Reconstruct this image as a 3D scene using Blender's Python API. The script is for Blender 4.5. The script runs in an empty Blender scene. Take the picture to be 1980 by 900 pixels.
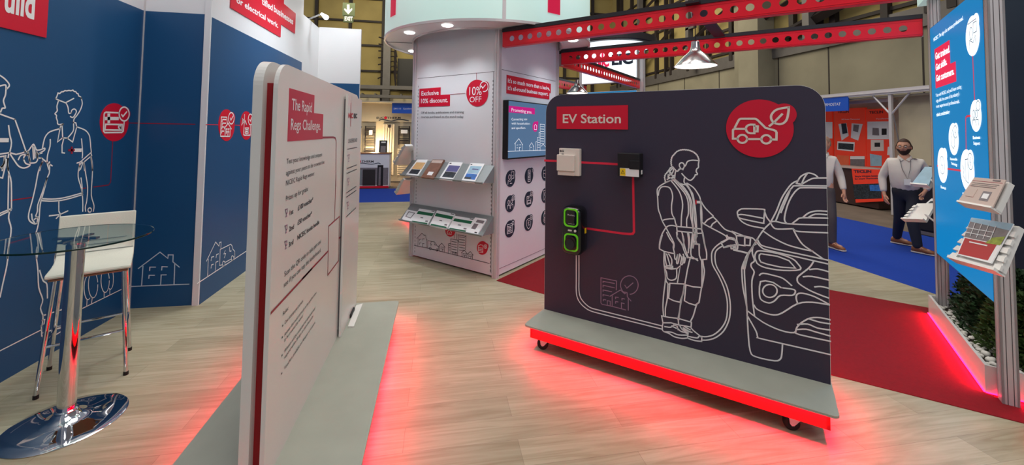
import bpy, bmesh, math, random
from mathutils import Vector, Matrix
random.seed(7)
PI = math.pi
scene = bpy.context.scene
COL = scene.collection

# ------------------------------------------------------------------ camera, world, lights, exposure
CAM_H, FPX, CY = 1.72, 800.147, 220.263
PITCH, ROLL, YAW = 0.0433872, 0.0126085, math.radians(-10.139)
RCAM = (Matrix.Rotation(YAW, 3, 'Z') @ Matrix.Rotation(PI / 2 + PITCH, 3, 'X') @ Matrix.Rotation(ROLL, 3, 'Z'))
CPOS = Vector((0, 0, CAM_H))
cam = bpy.data.cameras.new('camera'); cam_o = bpy.data.objects.new('camera', cam); COL.objects.link(cam_o)
cam_o.matrix_world = Matrix.Translation(CPOS) @ RCAM.to_4x4()
cam.sensor_fit = 'HORIZONTAL'; cam.sensor_width = 36.0; cam.lens = FPX / 1980 * 36.0
cam.shift_y = -(450 - CY) / 1980
cam.clip_start = 0.02; cam.clip_end = 200
scene.camera = cam_o
scene.view_settings.view_transform = 'Standard'; scene.view_settings.look = 'None'
scene.view_settings.gamma = 1; scene.view_settings.use_curve_mapping = False
scene.view_settings.exposure = 0.0

w = bpy.data.worlds.new('world'); scene.world = w; w.use_nodes = True
w.node_tree.nodes['Background'].inputs[0].default_value = (0.80, 0.86, 1.0, 1)
w.node_tree.nodes['Background'].inputs[1].default_value = 0.34

def area(name, loc, target, size, power, color=(1, 1, 1), size_y=None, spread=None):
    l = bpy.data.lights.new(name, 'AREA'); l.energy = power; l.color = color
    l.shape = 'RECTANGLE' if size_y else 'SQUARE'; l.size = size
    if size_y: l.size_y = size_y
    if spread: l.spread = spread
    o = bpy.data.objects.new(name, l); COL.objects.link(o)
    o.matrix_world = Matrix.Translation(loc) @ (Vector(target) - Vector(loc)).to_track_quat('-Z', 'Y').to_matrix().to_4x4()
    return o
# hall high-bay lighting, high above the frame, plus one added front fill
area('hall_and_fill_light', (1, 1, 9.0), (0.6, 2, 0), 4.0, 265, (1, 0.95, 0.86))
area('hall_and_fill_light', (-1, 6, 9.0), (-1, 6.5, 0), 4.0, 230, (1, 0.95, 0.86))
area('hall_and_fill_light', (7, 7, 9.0), (7, 7, 0), 4.0, 300, (1, 0.93, 0.82))
area('hall_and_fill_light', (2.5, -3.5, 6.5), (2.5, 3, 1.2), 2.5, 95, (1, 0.95, 0.88))  # added fill behind the camera, brightens the near post and board fronts
area('hall_and_fill_light', (6, 20, 10.5), (13, 20, 3), 7.0, 900, (1, 0.9, 0.68))
area('hall_and_fill_light', (-3, 22, 10.5), (-3, 30, 4), 6.0, 800, (1, 0.88, 0.6))

def ray(x, y):
    return RCAM @ Vector(((x - 990) / FPX, -(y - CY) / FPX, -1.0))
def on_plane(x, y, P0, n):
    d = ray(x, y); P0 = Vector(P0); n = Vector(n)
    return CPOS + d * ((P0 - CPOS).dot(n) / d.dot(n))
def on_floor(x, y, z=0.0):
    return on_plane(x, y, (0, 0, z), (0, 0, 1))

# ------------------------------------------------------------------ materials
MATS = {}
def mat(name, col, rough=0.5, metal=0.0, emit=None, estr=0.0, var=0.04, vscale=3.0, bump=0.0, bscale=80, coat=0.0, trans=0.0, alpha=1.0, ior=1.45, spec=None):
    m = bpy.data.materials.new(name); m.use_nodes = True; MATS[name] = m
    nt = m.node_tree; b = nt.nodes['Principled BSDF']
    b.inputs['Roughness'].default_value = rough; b.inputs['Metallic'].default_value = metal
    b.inputs['Coat Weight'].default_value = coat; b.inputs['Transmission Weight'].default_value = trans
    b.inputs['Alpha'].default_value = alpha; b.inputs['IOR'].default_value = ior
    if spec is not None: b.inputs['Specular IOR Level'].default_value = spec
    c = (*col, 1)
    tc = nt.nodes.new('ShaderNodeTexCoord')
    if var:
        n = nt.nodes.new('ShaderNodeTexNoise'); n.inputs['Scale'].default_value = vscale; n.inputs['Detail'].default_value = 4
        nt.links.new(tc.outputs['Object'], n.inputs['Vector'])
        r = nt.nodes.new('ShaderNodeValToRGB')
        r.color_ramp.elements[0].color = (*[v * (1 - var) for v in col], 1); r.color_ramp.elements[1].color = (*[min(1, v * (1 + var)) for v in col], 1)
        r.color_ramp.elements[0].position = 0.3; r.color_ramp.elements[1].position = 0.7
        nt.links.new(n.outputs[0], r.inputs[0]); nt.links.new(r.outputs[0], b.inputs['Base Color'])
    else: b.inputs['Base Color'].default_value = c
    if bump:
        n2 = nt.nodes.new('ShaderNodeTexNoise'); n2.inputs['Scale'].default_value = bscale; n2.inputs['Detail'].default_value = 3
        nt.links.new(tc.outputs['Object'], n2.inputs['Vector'])
        bp = nt.nodes.new('ShaderNodeBump'); bp.inputs['Strength'].default_value = bump; bp.inputs['Distance'].default_value = 0.01
        nt.links.new(n2.outputs[0], bp.inputs['Height']); nt.links.new(bp.outputs[0], b.inputs['Normal'])
    if emit:
        b.inputs['Emission Color'].default_value = (*emit, 1); b.inputs['Emission Strength'].default_value = estr
    return m
def S(r, g, b):
    f = lambda v: (v / 255 / 12.92) if v / 255 <= 0.04045 else ((v / 255 + 0.055) / 1.055) ** 2.4
    return (f(r), f(g), f(b))

def floor_mat():
    m = bpy.data.materials.new('pale_oak_laminate'); m.use_nodes = True; nt = m.node_tree; b = nt.nodes['Principled BSDF']
    tc = nt.nodes.new('ShaderNodeTexCoord')
    br = nt.nodes.new('ShaderNodeTexBrick'); br.inputs['Scale'].default_value = 1.0
    br.inputs['Brick Width'].default_value = 1.25; br.inputs['Row Height'].default_value = 0.19
    br.inputs['Mortar Size'].default_value = 0.0012; br.inputs['Mortar Smooth'].default_value = 0.3
    br.inputs['Color1'].default_value = (*S(172, 165, 140), 1); br.inputs['Color2'].default_value = (*S(192, 185, 160), 1)
    br.inputs['Mortar'].default_value = (*S(150, 138, 118), 1)
    nt.links.new(tc.outputs['Object'], br.inputs['Vector'])
    mp = nt.nodes.new('ShaderNodeMapping'); mp.inputs['Scale'].default_value = (0.7, 9, 1)
    nt.links.new(tc.outputs['Object'], mp.inputs['Vector'])
    n = nt.nodes.new('ShaderNodeTexNoise'); n.inputs['Scale'].default_value = 2.2; n.inputs['Detail'].default_value = 7; n.inputs['Distortion'].default_value = 1.6
    nt.links.new(mp.outputs[0], n.inputs['Vector'])
    r = nt.nodes.new('ShaderNodeValToRGB'); r.color_ramp.elements[0].position = 0.32; r.color_ramp.elements[1].position = 0.66
    r.color_ramp.elements[0].color = (0.74, 0.70, 0.63, 1); r.color_ramp.elements[1].color = (1, 1, 1, 1)
    nt.links.new(n.outputs[0], r.inputs[0])
    n3 = nt.nodes.new('ShaderNodeTexNoise'); n3.inputs['Scale'].default_value = 1.3; n3.inputs['Detail'].default_value = 3
    nt.links.new(tc.outputs['Object'], n3.inputs['Vector'])
    r3 = nt.nodes.new('ShaderNodeValToRGB'); r3.color_ramp.elements[0].position = 0.35; r3.color_ramp.elements[0].color = (0.87, 0.86, 0.84, 1); r3.color_ramp.elements[1].position = 0.6
    nt.links.new(n3.outputs[0], r3.inputs[0])
    mx = nt.nodes.new('ShaderNodeMix'); mx.data_type = 'RGBA'; mx.blend_type = 'MULTIPLY'; mx.inputs[0].default_value = 1
    nt.links.new(br.outputs[0], mx.inputs[6]); nt.links.new(r.outputs[0], mx.inputs[7])
    mx2 = nt.nodes.new('ShaderNodeMix'); mx2.data_type = 'RGBA'; mx2.blend_type = 'MULTIPLY'; mx2.inputs[0].default_value = 1
    nt.links.new(mx.outputs[2], mx2.inputs[6]); nt.links.new(r3.outputs[0], mx2.inputs[7])
    nt.links.new(mx2.outputs[2], b.inputs['Base Color']); b.inputs['Roughness'].default_value = 0.42
    return m
def concrete_mat():
    m = mat('concrete', S(146, 140, 120), 0.9, var=0.16, vscale=0.5, bump=0.3, bscale=6)
    return m
M_FLOOR = floor_mat(); M_CONC = concrete_mat()
mat('hall_floor', S(112, 98, 86), 0.8, var=0.15, vscale=2)
mat('white_panel', S(222, 222, 226), 0.45, var=0.01)
mat('white_gloss', S(226, 224, 220), 0.25, var=0.01)
mat('blue_graphic', S(24, 76, 122), 0.42, var=0.03, vscale=1)
mat('navy_graphic', S(54, 47, 66), 0.5, var=0.03, vscale=2, bump=0.04, bscale=300)
mat('dark_navy', S(24, 38, 58), 0.5, var=0.02)
mat('white_ink', S(236, 234, 236), 0.5, var=0)
mat('icon_white', S(190, 205, 222), 0.5, var=0)
mat('dim_ink', S(150, 120, 145), 0.5, var=0)
mat('red_ink', S(208, 12, 48), 0.45, var=0.01)
mat('red_line', S(225, 40, 70), 0.45, var=0)
mat('dark_red_line', S(150, 20, 48), 0.45, var=0)
mat('rose_ink', S(196, 36, 66), 0.45, var=0.01)
mat('red_core', S(150, 8, 22), 0.5, var=0.02)
mat('black_ink', S(38, 34, 44), 0.5, var=0)
mat('grey_plinth', S(160, 162, 150), 0.5, var=0.05, vscale=5)
mat('chrome', (0.66, 0.66, 0.68), 0.04, 1.0, var=0)
mat('brushed', (0.50, 0.48, 0.48), 0.22, 1.0, var=0.03, vscale=20)
mat('aluminium', S(205, 200, 202), 0.38, 0.2, var=0.02, vscale=10)
mat('alu_dark', S(112, 106, 110), 0.6, 0.2, var=0)
mat('white_leather', S(222, 220, 206), 0.45, var=0.02, bump=0.1, bscale=120)
mat('seat_wood', S(150, 105, 80), 0.5, var=0.05)
mat('rubber', S(20, 18, 20), 0.7, var=0)
mat('glass', S(225, 240, 236), 0.0, var=0, trans=1.0, ior=1.2)
mat('glass_edge', S(16, 44, 42), 0.1, var=0)
mat('red_steel', S(226, 12, 38), 0.35, var=0.03, vscale=8)
mat('black_steel', S(34, 30, 36), 0.5, var=0.03)
mat('red_carpet', S(134, 0, 16), 0.95, var=0.08, vscale=40, bump=0.5, bscale=400)
mat('blue_carpet', S(8, 60, 165), 0.95, var=0.06, vscale=30, bump=0.5, bscale=400)
mat('led_red', (1, 0.03, 0.1), 0.5, var=0, emit=(1, 0.01, 0.10), estr=6.0)
mat('lamp_glow', (1, 1, 1), 0.5, var=0, emit=(1, 0.96, 0.9), estr=7.0)
mat('shade_inner', (0.95, 0.94, 0.9), 0.5, var=0, emit=(1, 0.95, 0.86), estr=1.2)
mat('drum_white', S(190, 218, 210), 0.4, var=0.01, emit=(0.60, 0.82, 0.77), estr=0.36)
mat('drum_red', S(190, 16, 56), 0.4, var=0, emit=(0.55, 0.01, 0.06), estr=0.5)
mat('screen_blue', S(0, 36, 56), 0.35, var=0, emit=S(0, 124, 186), estr=1.0, spec=0.12)
mat('screen_white', (0.9, 0.95, 1), 0.4, var=0, emit=(0.82, 0.95, 1.0), estr=1.0)
mat('screen_red', S(180, 10, 50), 0.4, var=0, emit=S(235, 24, 82), estr=0.75)
mat('screen_line', S(180, 10, 50), 0.4, var=0, emit=S(225, 60, 90), estr=0.6)
mat('screen_ink', S(60, 80, 95), 0.4, var=0, emit=S(110, 130, 150), estr=0.5)
mat('tv_blue', S(20, 30, 50), 0.3, var=0, emit=S(88, 122, 158), estr=0.75)
mat('tv_magenta', S(60, 0, 40), 0.3, var=0, emit=S(205, 20, 130), estr=0.85)
mat('tv_white', S(200, 200, 200), 0.3, var=0, emit=S(225, 232, 240), estr=0.75)
mat('gloss_black', S(12, 12, 14), 0.12, var=0, coat=0.5)
mat('matt_black', S(22, 20, 24), 0.5, var=0.02)
mat('lime', S(104, 205, 30), 0.35, var=0, emit=S(104, 205, 30), estr=0.12)
mat('cream_plastic', S(228, 216, 206), 0.4, var=0)
mat('yellow', S(240, 200, 20), 0.5, var=0)
mat('brown_box', S(64, 42, 40), 0.5, var=0)
mat('paper', S(236, 236, 236), 0.45, var=0.01)
mat('paper_green', S(10, 96, 62), 0.5, var=0)
mat('paper_tan', S(214, 170, 118), 0.5, var=0.08, vscale=30)
mat('paper_dark', S(40, 48, 56), 0.5, var=0.8, vscale=30)
mat('paper_brown', S(128, 88, 72), 0.25, var=0.2, vscale=12)
mat('paper_violet', S(92, 90, 140), 0.4, var=0.05)
mat('paper_sky', S(150, 186, 206), 0.4, var=0.1, vscale=12)
mat('paper_blue', S(50, 110, 190), 0.4, var=0.3, vscale=20)
mat('paper_grey', S(120, 112, 116), 0.4, var=0.15, vscale=20)
mat('paper_red', S(176, 40, 44), 0.45, var=0.04)
mat('paper_lime', S(150, 165, 60), 0.5, var=0.3, vscale=40)
mat('paper_taupe', S(196, 176, 166), 0.5, var=0.03)
mat('shelf_metal', S(140, 146, 146), 0.4, 0.35, var=0.03)
mat('stone', S(226, 222, 214), 0.7, var=0.12, vscale=20)
mat('soil', S(46, 36, 28), 0.95, var=0.3, vscale=30)
mat('leaf', S(62, 86, 34), 0.6, var=0.5, vscale=12)
mat('leaf_dark', S(38, 66, 34), 0.6, var=0.5, vscale=12)
mat('twig', S(60, 44, 30), 0.8, var=0.1)
mat('yellow_cladding', S(165, 147, 92), 0.8, var=0.14, vscale=0.6)
mat('dark_steel', S(44, 36, 34), 0.6, var=0.1)
mat('grey_steel', S(104, 100, 98), 0.5, 0.2, var=0.08)
mat('cream_wall', S(196, 184, 156), 0.8, var=0.05)
mat('exit_green', S(70, 84, 58), 0.5, var=0)
mat('sign_blue', S(24, 84, 190), 0.5, var=0)
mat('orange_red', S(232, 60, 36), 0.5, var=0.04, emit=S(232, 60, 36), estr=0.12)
mat('orange', S(240, 110, 70), 0.5, var=0.1)
mat('radiator_dark', S(48, 42, 40), 0.4, var=0)
mat('radiator_cream', S(226, 208, 176), 0.4, var=0)
mat('skin', S(205, 150, 124), 0.5, var=0.04, vscale=20)
mat('hair_brown', S(60, 36, 26), 0.7, var=0.2, vscale=60)
mat('hair_grey', S(150, 118, 98), 0.7, var=0.2, vscale=60)
mat('shirt_white', S(214, 206, 200), 0.7, var=0.03, bump=0.5, bscale=9)
mat('trouser_navy', S(36, 40, 52), 0.8, var=0.08)
mat('trouser_grey', S(84, 78, 80), 0.8, var=0.08)
mat('shoe_tan', S(138, 86, 52), 0.4, var=0.1)
mat('shoe_sole', S(215, 210, 200), 0.6, var=0)
mat('eye_white', (0.8, 0.8, 0.8), 0.3, var=0)
mat('lip', S(150, 84, 76), 0.5, var=0)

# ------------------------------------------------------------------ object helpers
WLOC = {}
def tag(o, label=None, cat=None, group=None, kind=None):
    if label: o['label'] = label
    if cat: o['category'] = cat
    if group: o['group'] = group
    if kind: o['kind'] = kind
    return o
def empty(name, loc, label=None, cat=None, group=None, rz=0.0):
    o = bpy.data.objects.new(name, None); COL.objects.link(o); o.location = loc; o.rotation_euler = (0, 0, rz)
    o.empty_display_size = 0.1
    WLOC[o.name] = Vector(loc)
    return tag(o, label, cat, group)
def mesh_obj(name, bm, m, parent=None, local=False, smooth=False):
    me = bpy.data.meshes.new(name)
    if parent is None:
        if not local:
            xs = [v.co for v in bm.verts]
            L = Vector(((min(p.x for p in xs) + max(p.x for p in xs)) / 2, (min(p.y for p in xs) + max(p.y for p in xs)) / 2, min(p.z for p in xs)))
        else: L = Vector((0, 0, 0))
    else: L = WLOC[parent.name]
    if not local:
        for v in bm.verts: v.co -= L
    if smooth:
        for f in bm.faces: f.smooth = True
    bm.to_mesh(me); bm.free()
    me.materials.append(MATS[m] if isinstance(m, str) else m)
    o = bpy.data.objects.new(name, me); COL.objects.link(o); WLOC[o.name] = L
    if parent is None: o.location = L
    else: o.parent = parent
    return o
def autosmooth(o, ang=0.6):
    me = o.data
    for p in me.polygons: p.use_smooth = True
    try: me.set_sharp_from_angle(angle=ang)
    except Exception: pass
    return o
def copy_tree(o, parent=None):
    c = o.copy(); COL.objects.link(c)
    if parent: c.parent = parent
    for k in ('label',):
        pass
    for ch in [x for x in o.children]:
        copy_tree(ch, c)
    return c
def structure(o): o['kind'] = 'structure'; return o

def B(): return bmesh.new()
def add_box(bm, x0, y0, z0, x1, y1, z1, M=None, bev=0.0, seg=2):
    vs = [bm.verts.new(Vector(p)) for p in ((x0, y0, z0), (x1, y0, z0), (x1, y1, z0), (x0, y1, z0), (x0, y0, z1), (x1, y0, z1), (x1, y1, z1), (x0, y1, z1))]
    fs = [bm.faces.new([vs[i] for i in f]) for f in ((3, 2, 1, 0), (4, 5, 6, 7), (0, 1, 5, 4), (1, 2, 6, 5), (2, 3, 7, 6), (3, 0, 4, 7))]
    if bev > 0:
        es = list({e for f in fs for e in f.edges})
        r = bmesh.ops.bevel(bm, geom=es, offset=bev, segments=seg, affect='EDGES', profile=0.5)
        vs = list({v for f in r['faces'] for v in f.verts} | {v for v in vs if v.is_valid})
    if M is not None:
        for v in vs: v.co = M @ v.co
    return vs
def add_tube(bm, pts, r, seg=12, caps=True, rr=None):
    pts = [Vector(p) for p in pts]; n = len(pts); rings = []; prev = None
    for i, p in enumerate(pts):
        t = (pts[min(i + 1, n - 1)] - pts[max(i - 1, 0)]).normalized()
        if prev is None:
            a = Vector((0, 0, 1)) if abs(t.z) < 0.9 else Vector((1, 0, 0))
            u = t.cross(a).normalized()
        else: u = (prev - t * prev.dot(t)).normalized()
        prev = u; v = t.cross(u); R = rr[i] if rr else r
        rings.append([bm.verts.new(p + (u * math.cos(2 * PI * k / seg) + v * math.sin(2 * PI * k / seg)) * R) for k in range(seg)])
    for a, b in zip(rings, rings[1:]):
        for k in range(seg): bm.faces.new((a[k], a[(k + 1) % seg], b[(k + 1) % seg], b[k]))
    if caps:
        bm.faces.new(rings[0][::-1]); bm.faces.new(rings[-1])
def add_lathe(bm, prof, c=(0, 0, 0), seg=48, a0=0, a1=2 * PI):
    c = Vector(c); full = abs(a1 - a0 - 2 * PI) < 1e-6; n = seg if full else seg + 1; rings = []
    for r, z in prof:
        if r < 1e-6: rings.append([bm.verts.new(c + Vector((0, 0, z)))])
        else: rings.append([bm.verts.new(c + Vector((r * math.cos(a0 + (a1 - a0) * k / seg), r * math.sin(a0 + (a1 - a0) * k / seg), z))) for k in range(n)])
    for a, b in zip(rings, rings[1:]):
        for k in range(seg):
            k2 = (k + 1) % n if full else k + 1
            if len(a) == 1 and len(b) == 1: continue
            if len(a) == 1: bm.faces.new((a[0], b[k2], b[k]))
            elif len(b) == 1: bm.faces.new((a[k], a[k2], b[0]))
            else: bm.faces.new((a[k], a[k2], b[k2], b[k]))
def rrect(a0, b0, a1, b1, r, seg=6, corners=(1, 1, 1, 1)):
    """rounded rectangle, corners bl br tr tl"""
    out = []
    for (cx, cy, s, on) in ((a0 + r, b0 + r, PI, corners[0]), (a1 - r, b0 + r, 1.5 * PI, corners[1]), (a1 - r, b1 - r, 0, corners[2]), (a0 + r, b1 - r, 0.5 * PI, corners[3])):
        if on:
            for k in range(seg + 1):
                t = s + (PI / 2) * k / seg; out.append((cx + r * math.cos(t), cy + r * math.sin(t)))
        else:
            out.append((cx + r * math.copysign(1, math.cos(s + PI / 4)), cy + r * math.copysign(1, math.sin(s + PI / 4))))
    return out
def ell(cx, cy, rx, ry, n=40, a0=0, a1=360):
    return [(cx + rx * math.cos(math.radians(a0 + (a1 - a0) * k / n)), cy + ry * math.sin(math.radians(a0 + (a1 - a0) * k / n))) for k in range(n + (0 if abs(a1 - a0) == 360 else 1))]

class Pl:
    """a real plane: origin, right, up, outward normal"""
    def __init__(s, O, R, N, U=(0, 0, 1)):
        s.O = Vector(O); s.R = Vector(R).normalized(); s.N = Vector(N).normalized(); s.U = Vector(U).normalized()
    def pt(s, a, b, h=0.0): return s.O + s.R * a + s.U * b + s.N * h
    def px(s, x, y, h=0.0):
        p = on_plane(x, y, s.O + s.N * h, s.N) - s.O
        return (p.dot(s.R), p.dot(s.U))
    def mat4(s):
        return Matrix(((s.R.x, s.U.x, s.N.x, s.O.x), (s.R.y, s.U.y, s.N.y, s.O.y), (s.R.z, s.U.z, s.N.z, s.O.z), (0, 0, 0, 1)))
class Quad:
    """bilinear patch on four 3-D corners TL TR BR BL; a,b in 0..1"""
    def __init__(s, P):
        s.P = [Vector(p) for p in P]; s.N = (s.P[3] - s.P[0]).cross(s.P[1] - s.P[0]).normalized()
    def pt(s, a, b, h=0.0):
        return (s.P[3] * (1 - a) + s.P[2] * a) * (1 - b) + (s.P[0] * (1 - a) + s.P[1] * a) * b + s.N * h
def prism(bm, pl, poly, h0, h1):
    lo = [bm.verts.new(pl.pt(a, b, h0)) for a, b in poly]; hi = [bm.verts.new(pl.pt(a, b, h1)) for a, b in poly]
    bm.faces.new(lo[::-1]); bm.faces.new(hi); n = len(poly)
    for i in range(n): bm.faces.new((lo[i], lo[(i + 1) % n], hi[(i + 1) % n], hi[i]))
def fixn(bm): bmesh.ops.recalc_face_normals(bm, faces=bm.faces); return bm
def rect(a0, b0, a1, b1): return [(a0, b0), (a1, b0), (a1, b1), (a0, b1)]
def slab(name, pl, poly, h0, h1, m, parent=None):
    bm = B()
    polys = poly if isinstance(poly[0][0], (tuple, list)) else [poly]
    for p in polys: prism(bm, pl, p, h0, h1)
    return mesh_obj(name, fixn(bm), m, parent)
def catmull(P, n=4):
    if len(P) < 3: return P
    closed = (abs(P[0][0] - P[-1][0]) + abs(P[0][1] - P[-1][1])) < 1e-6
    out = []; L = len(P)
    for i in range(L - 1):
        p0 = P[i - 1] if i > 0 else (P[L - 2] if closed else P[0]); p1 = P[i]; p2 = P[i + 1]
        p3 = P[i + 2] if i + 2 < L else (P[1] if closed else P[-1])
        # leave sharp corners sharp
        for k in range(n):
            t = k / n
            out.append(tuple(0.5 * ((2 * p1[j]) + (-p0[j] + p2[j]) * t + (2 * p0[j] - 5 * p1[j] + 4 * p2[j] - p3[j]) * t * t + (-p0[j] + 3 * p1[j] - 3 * p2[j] + p3[j]) * t ** 3) for j in (0, 1)))
    out.append(tuple(P[-1])); return out
def ribbon(bm, pl, P, w, h):
    Q = [P[0]]
    for p in P[1:]:
        if math.hypot(p[0] - Q[-1][0], p[1] - Q[-1][1]) > 1e-5: Q.append(p)
    P = Q; n = len(P)
    if n < 2: return
    closed = math.hypot(P[0][0] - P[-1][0], P[0][1] - P[-1][1]) < 1e-4 and n > 3
    row = []
    for i in range(n):
        a = P[i - 1] if i > 0 else (P[-2] if closed else None); b = P[i + 1] if i < n - 1 else (P[1] if closed else None)
        d1 = d2 = None
        if a: l = math.hypot(P[i][0] - a[0], P[i][1] - a[1]); d1 = ((P[i][0] - a[0]) / l, (P[i][1] - a[1]) / l)
        if b: l = math.hypot(b[0] - P[i][0], b[1] - P[i][1]); d2 = ((b[0] - P[i][0]) / l, (b[1] - P[i][1]) / l)
        d1 = d1 or d2; d2 = d2 or d1
        nx, ny = -(d1[1] + d2[1]), d1[0] + d2[0]; l = math.hypot(nx, ny)
        if l < 0.35: nx, ny, k = -d2[1], d2[0], 1
        else: nx, ny = nx / l, ny / l; k = min(1.6, 2 / l)
        e = 0.0
        if a is None: e = -w * 0.4
        if b is None: e = w * 0.4
        dd = d2 if a is None else d1
        cx, cy = P[i][0] + dd[0] * e, P[i][1] + dd[1] * e
        row.append((bm.verts.new(pl.pt(cx + nx * w / 2 * k, cy + ny * w / 2 * k, h)), bm.verts.new(pl.pt(cx - nx * w / 2 * k, cy - ny * w / 2 * k, h))))
    for r1, r2 in zip(row, row[1:]): bm.faces.new((r1[0], r1[1], r2[1], r2[0]))
def parse(s): return [tuple(float(v) for v in p.split(',')) for p in s.split()]
def zpx(o, sc, s): return [(o[0] + x / sc, o[1] + y / sc) for x, y in (parse(s) if isinstance(s, str) else s)]
APART = ('red_rule', 'connector_line', 'ground_line', 'table_rule', 'logo_bar', 'bullet')
def lines(name, pl, data, w, h, m, parent=None, smooth=3, px=True):
    """data: list of (origin, scale, [strings]) traced polylines mapped on the plane"""
    if name in APART and sum(len(ss) for _, _, ss in data) > 1:
        for o, sc, ss in data:
            for s in ss: r = lines(name, pl, [(o, sc, [s])], w, h, m, parent, smooth, px)
        return r
    bm = B()
    for o, sc, ss in data:
        for s in ss:
            wi = w
            sm = smooth
            if isinstance(s, str) and s[0] == '#': s = s[1:]; sm = 0
            P = zpx(o, sc, s)
            if sm: P = catmull(P, sm)
            if px: P = [pl.px(x, y, h) for x, y in P]
            ribbon(bm, pl, P, wi, h)
    return mesh_obj(name, bm, m, parent)
FONT_H = None
def text_mesh(body, bold=0.0):
    cu = bpy.data.curves.new('lettering', 'FONT'); cu.body = body; cu.size = 1; cu.resolution_u = 2 if len(body) > 14 else 4
    cu.offset = bold; cu.fill_mode = 'FRONT' if hasattr(cu, 'fill_mode') else cu.fill_mode
    ob = bpy.data.objects.new('lettering', cu)
    me = bpy.data.meshes.new_from_object(ob)
    bpy.data.objects.remove(ob); bpy.data.curves.remove(cu)
    return me
CAP = 0.729
def add_text(bm, pl, body, p0, p1, cap, h, bold=0.0, skew=0.0):
    """baseline from p0 to p1 (plane coordinates), cap height"""
    me = text_mesh(body, bold)
    if not me.vertices: return
    xs = [v.co.x for v in me.vertices]; x0, x1 = min(xs), max(xs)
    vs = []
    for v in me.vertices:
        t = (v.co.x - x0) / (x1 - x0); y = v.co.y / CAP * cap
        vs.append(bm.verts.new(pl.pt(p0[0] + (p1[0] - p0[0]) * t, p0[1] + (p1[1] - p0[1]) * t + y, h)))
    for f in me.polygons:
        try: bm.faces.new([vs[i] for i in f.vertices])
        except ValueError: pass
    bpy.data.meshes.remove(me)
def texts(name, pl, items, h, m, parent=None):
    """items: (body, (xl,yl) px, (xr,yr) px, ytop px at left, bold)"""
    for it in items:
        bm = B(); body, L, R, yt = it[:4]; bold = it[4] if len(it) > 4 else 0.0
        p0 = pl.px(*L, h); p1 = pl.px(*R, h); c = pl.px(L[0], yt, h)[1] - p0[1]
        add_text(bm, pl, body, p0, p1, c, h, bold)
        o = mesh_obj(name, bm, m, parent)
    return o
def pxpoly(pl, pts, h=0.0): return [pl.px(x, y, h) for x, y in pts]
# ------------------------------------------------------------------ the place: floor, hall, carpets
def box_obj(name, x0, y0, z0, x1, y1, z1, m, parent=None, bev=0.0):
    bm = B(); add_box(bm, x0, y0, z0, x1, y1, z1, bev=bev); return mesh_obj(name, bm, m, parent)
ZP = Pl((0, 0, 0), (1, 0, 0), (0, 0, 1), (0, 1, 0))           # the floor as a plane
structure(slab('floor', ZP, rect(-3.2, -3, 5.40, 10.35), -0.03, 0.0, M_FLOOR))
structure(box_obj('floor', -16, -4, -0.06, 15, 33, -0.032, 'hall_floor'))
tag(slab('aisle_carpet', ZP, [(5.4, -3), (8.42, -3), (8.42, 10.35), (8.42, 12.75), (-12, 12.75), (-12, 10.35), (5.4, 10.35)], -0.031, -0.004, 'blue_carpet'),
    'bright blue carpet laid along the aisles around the stand', 'carpet')
tag(slab('red_carpet', ZP, [(0.70, 4.80), (2.82, 2.59), (3.64, 1.87), (5.2, 0.4), (5.4, 2.92), (2.30, 6.02), (1.90, 6.0)], 0.0, 0.005, 'red_carpet'),
    'deep red carpet strip laid between the round tower and the planter', 'carpet')

# hall back wall (yellow cladding with dark steel) and concrete side wall
hb = structure(box_obj('wall_back', -16, 32, 0, 15, 32.4, 14, 'yellow_cladding'))
bm = B()
for z in (3.3, 4.75, 6.1, 8.0, 9.8, 11.5, 12.9):
    add_box(bm, -16, 31.85, z - 0.07, 14, 32.0, z + 0.07)
x = -15.9
while x < 14:
    add_box(bm, x - 0.1, 31.75, 0, x + 0.1, 32.0, 14); x += 2.35
mesh_obj('steel_frame', bm, 'dark_steel', hb)
box_obj('white_band', -16, 31.8, 3.4, 2, 31.98, 4.3, 'cream_wall', hb)
hr = structure(box_obj('wall_right', 14, -4, 0, 14.4, 32, 5.3, 'concrete'))
bm = B()
for y in (6.35, 9.76, 12.74, 15.0, 18.71, 21.7, 24.6, 27.6): add_box(bm, 13.985, y - 0.02, 0, 14.01, y + 0.02, 5.3)
mesh_obj('joint', bm, 'dark_steel', hr)
box_obj('column', 13.2, 15.2, 0, 14.0, 16.35, 14, 'concrete', hr)
box_obj('column', 13.75, 16.6, 0, 14.0, 17.3, 14, 'concrete', hr)
bm = B()
for y0, y1 in ((-4, 15.2), (16.35, 32)): add_box(bm, 13.88, y0, 4.95, 14.02, y1, 5.55)
mesh_obj('grey_beam', bm, 'grey_steel', hr)
hu = structure(box_obj('wall_right_upper', 14.05, -4, 5.3, 14.4, 32, 14, 'yellow_cladding'))
bm = B()
for z in (5.75, 6.9, 8.3, 9.6, 11): add_box(bm, 13.95, -4, z - 0.06, 14.05, 32, z + 0.06)
y = 7.2; k = 0
while y < 31.5:
    add_box(bm, 13.85, y - 0.11, 5.3, 14.05, y + 0.11, 14)
    if k % 2: add_box(bm, 13.8, y + 0.5, 5.3, 14.05, y + 0.62, 14)
    y += 1.75; k += 1
mesh_obj('steel_frame', bm, 'dark_steel', hu)
for (ya, za, yb, zb, r) in ((22, 6.3, 17, 8.0, 0.10), (17, 6.2, 12, 7.6, 0.12), (14.9, 5.6, 9.5, 6.8, 0.22), (27, 6.2, 22.5, 7.9, 0.1), (30, 9, 24, 10.5, 0.12)):
    bm = B(); add_tube(bm, [(13.6, ya, za), (13.6, yb, zb)], r, 4)
    mesh_obj('brace', bm, 'dark_steel', hu)
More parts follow.
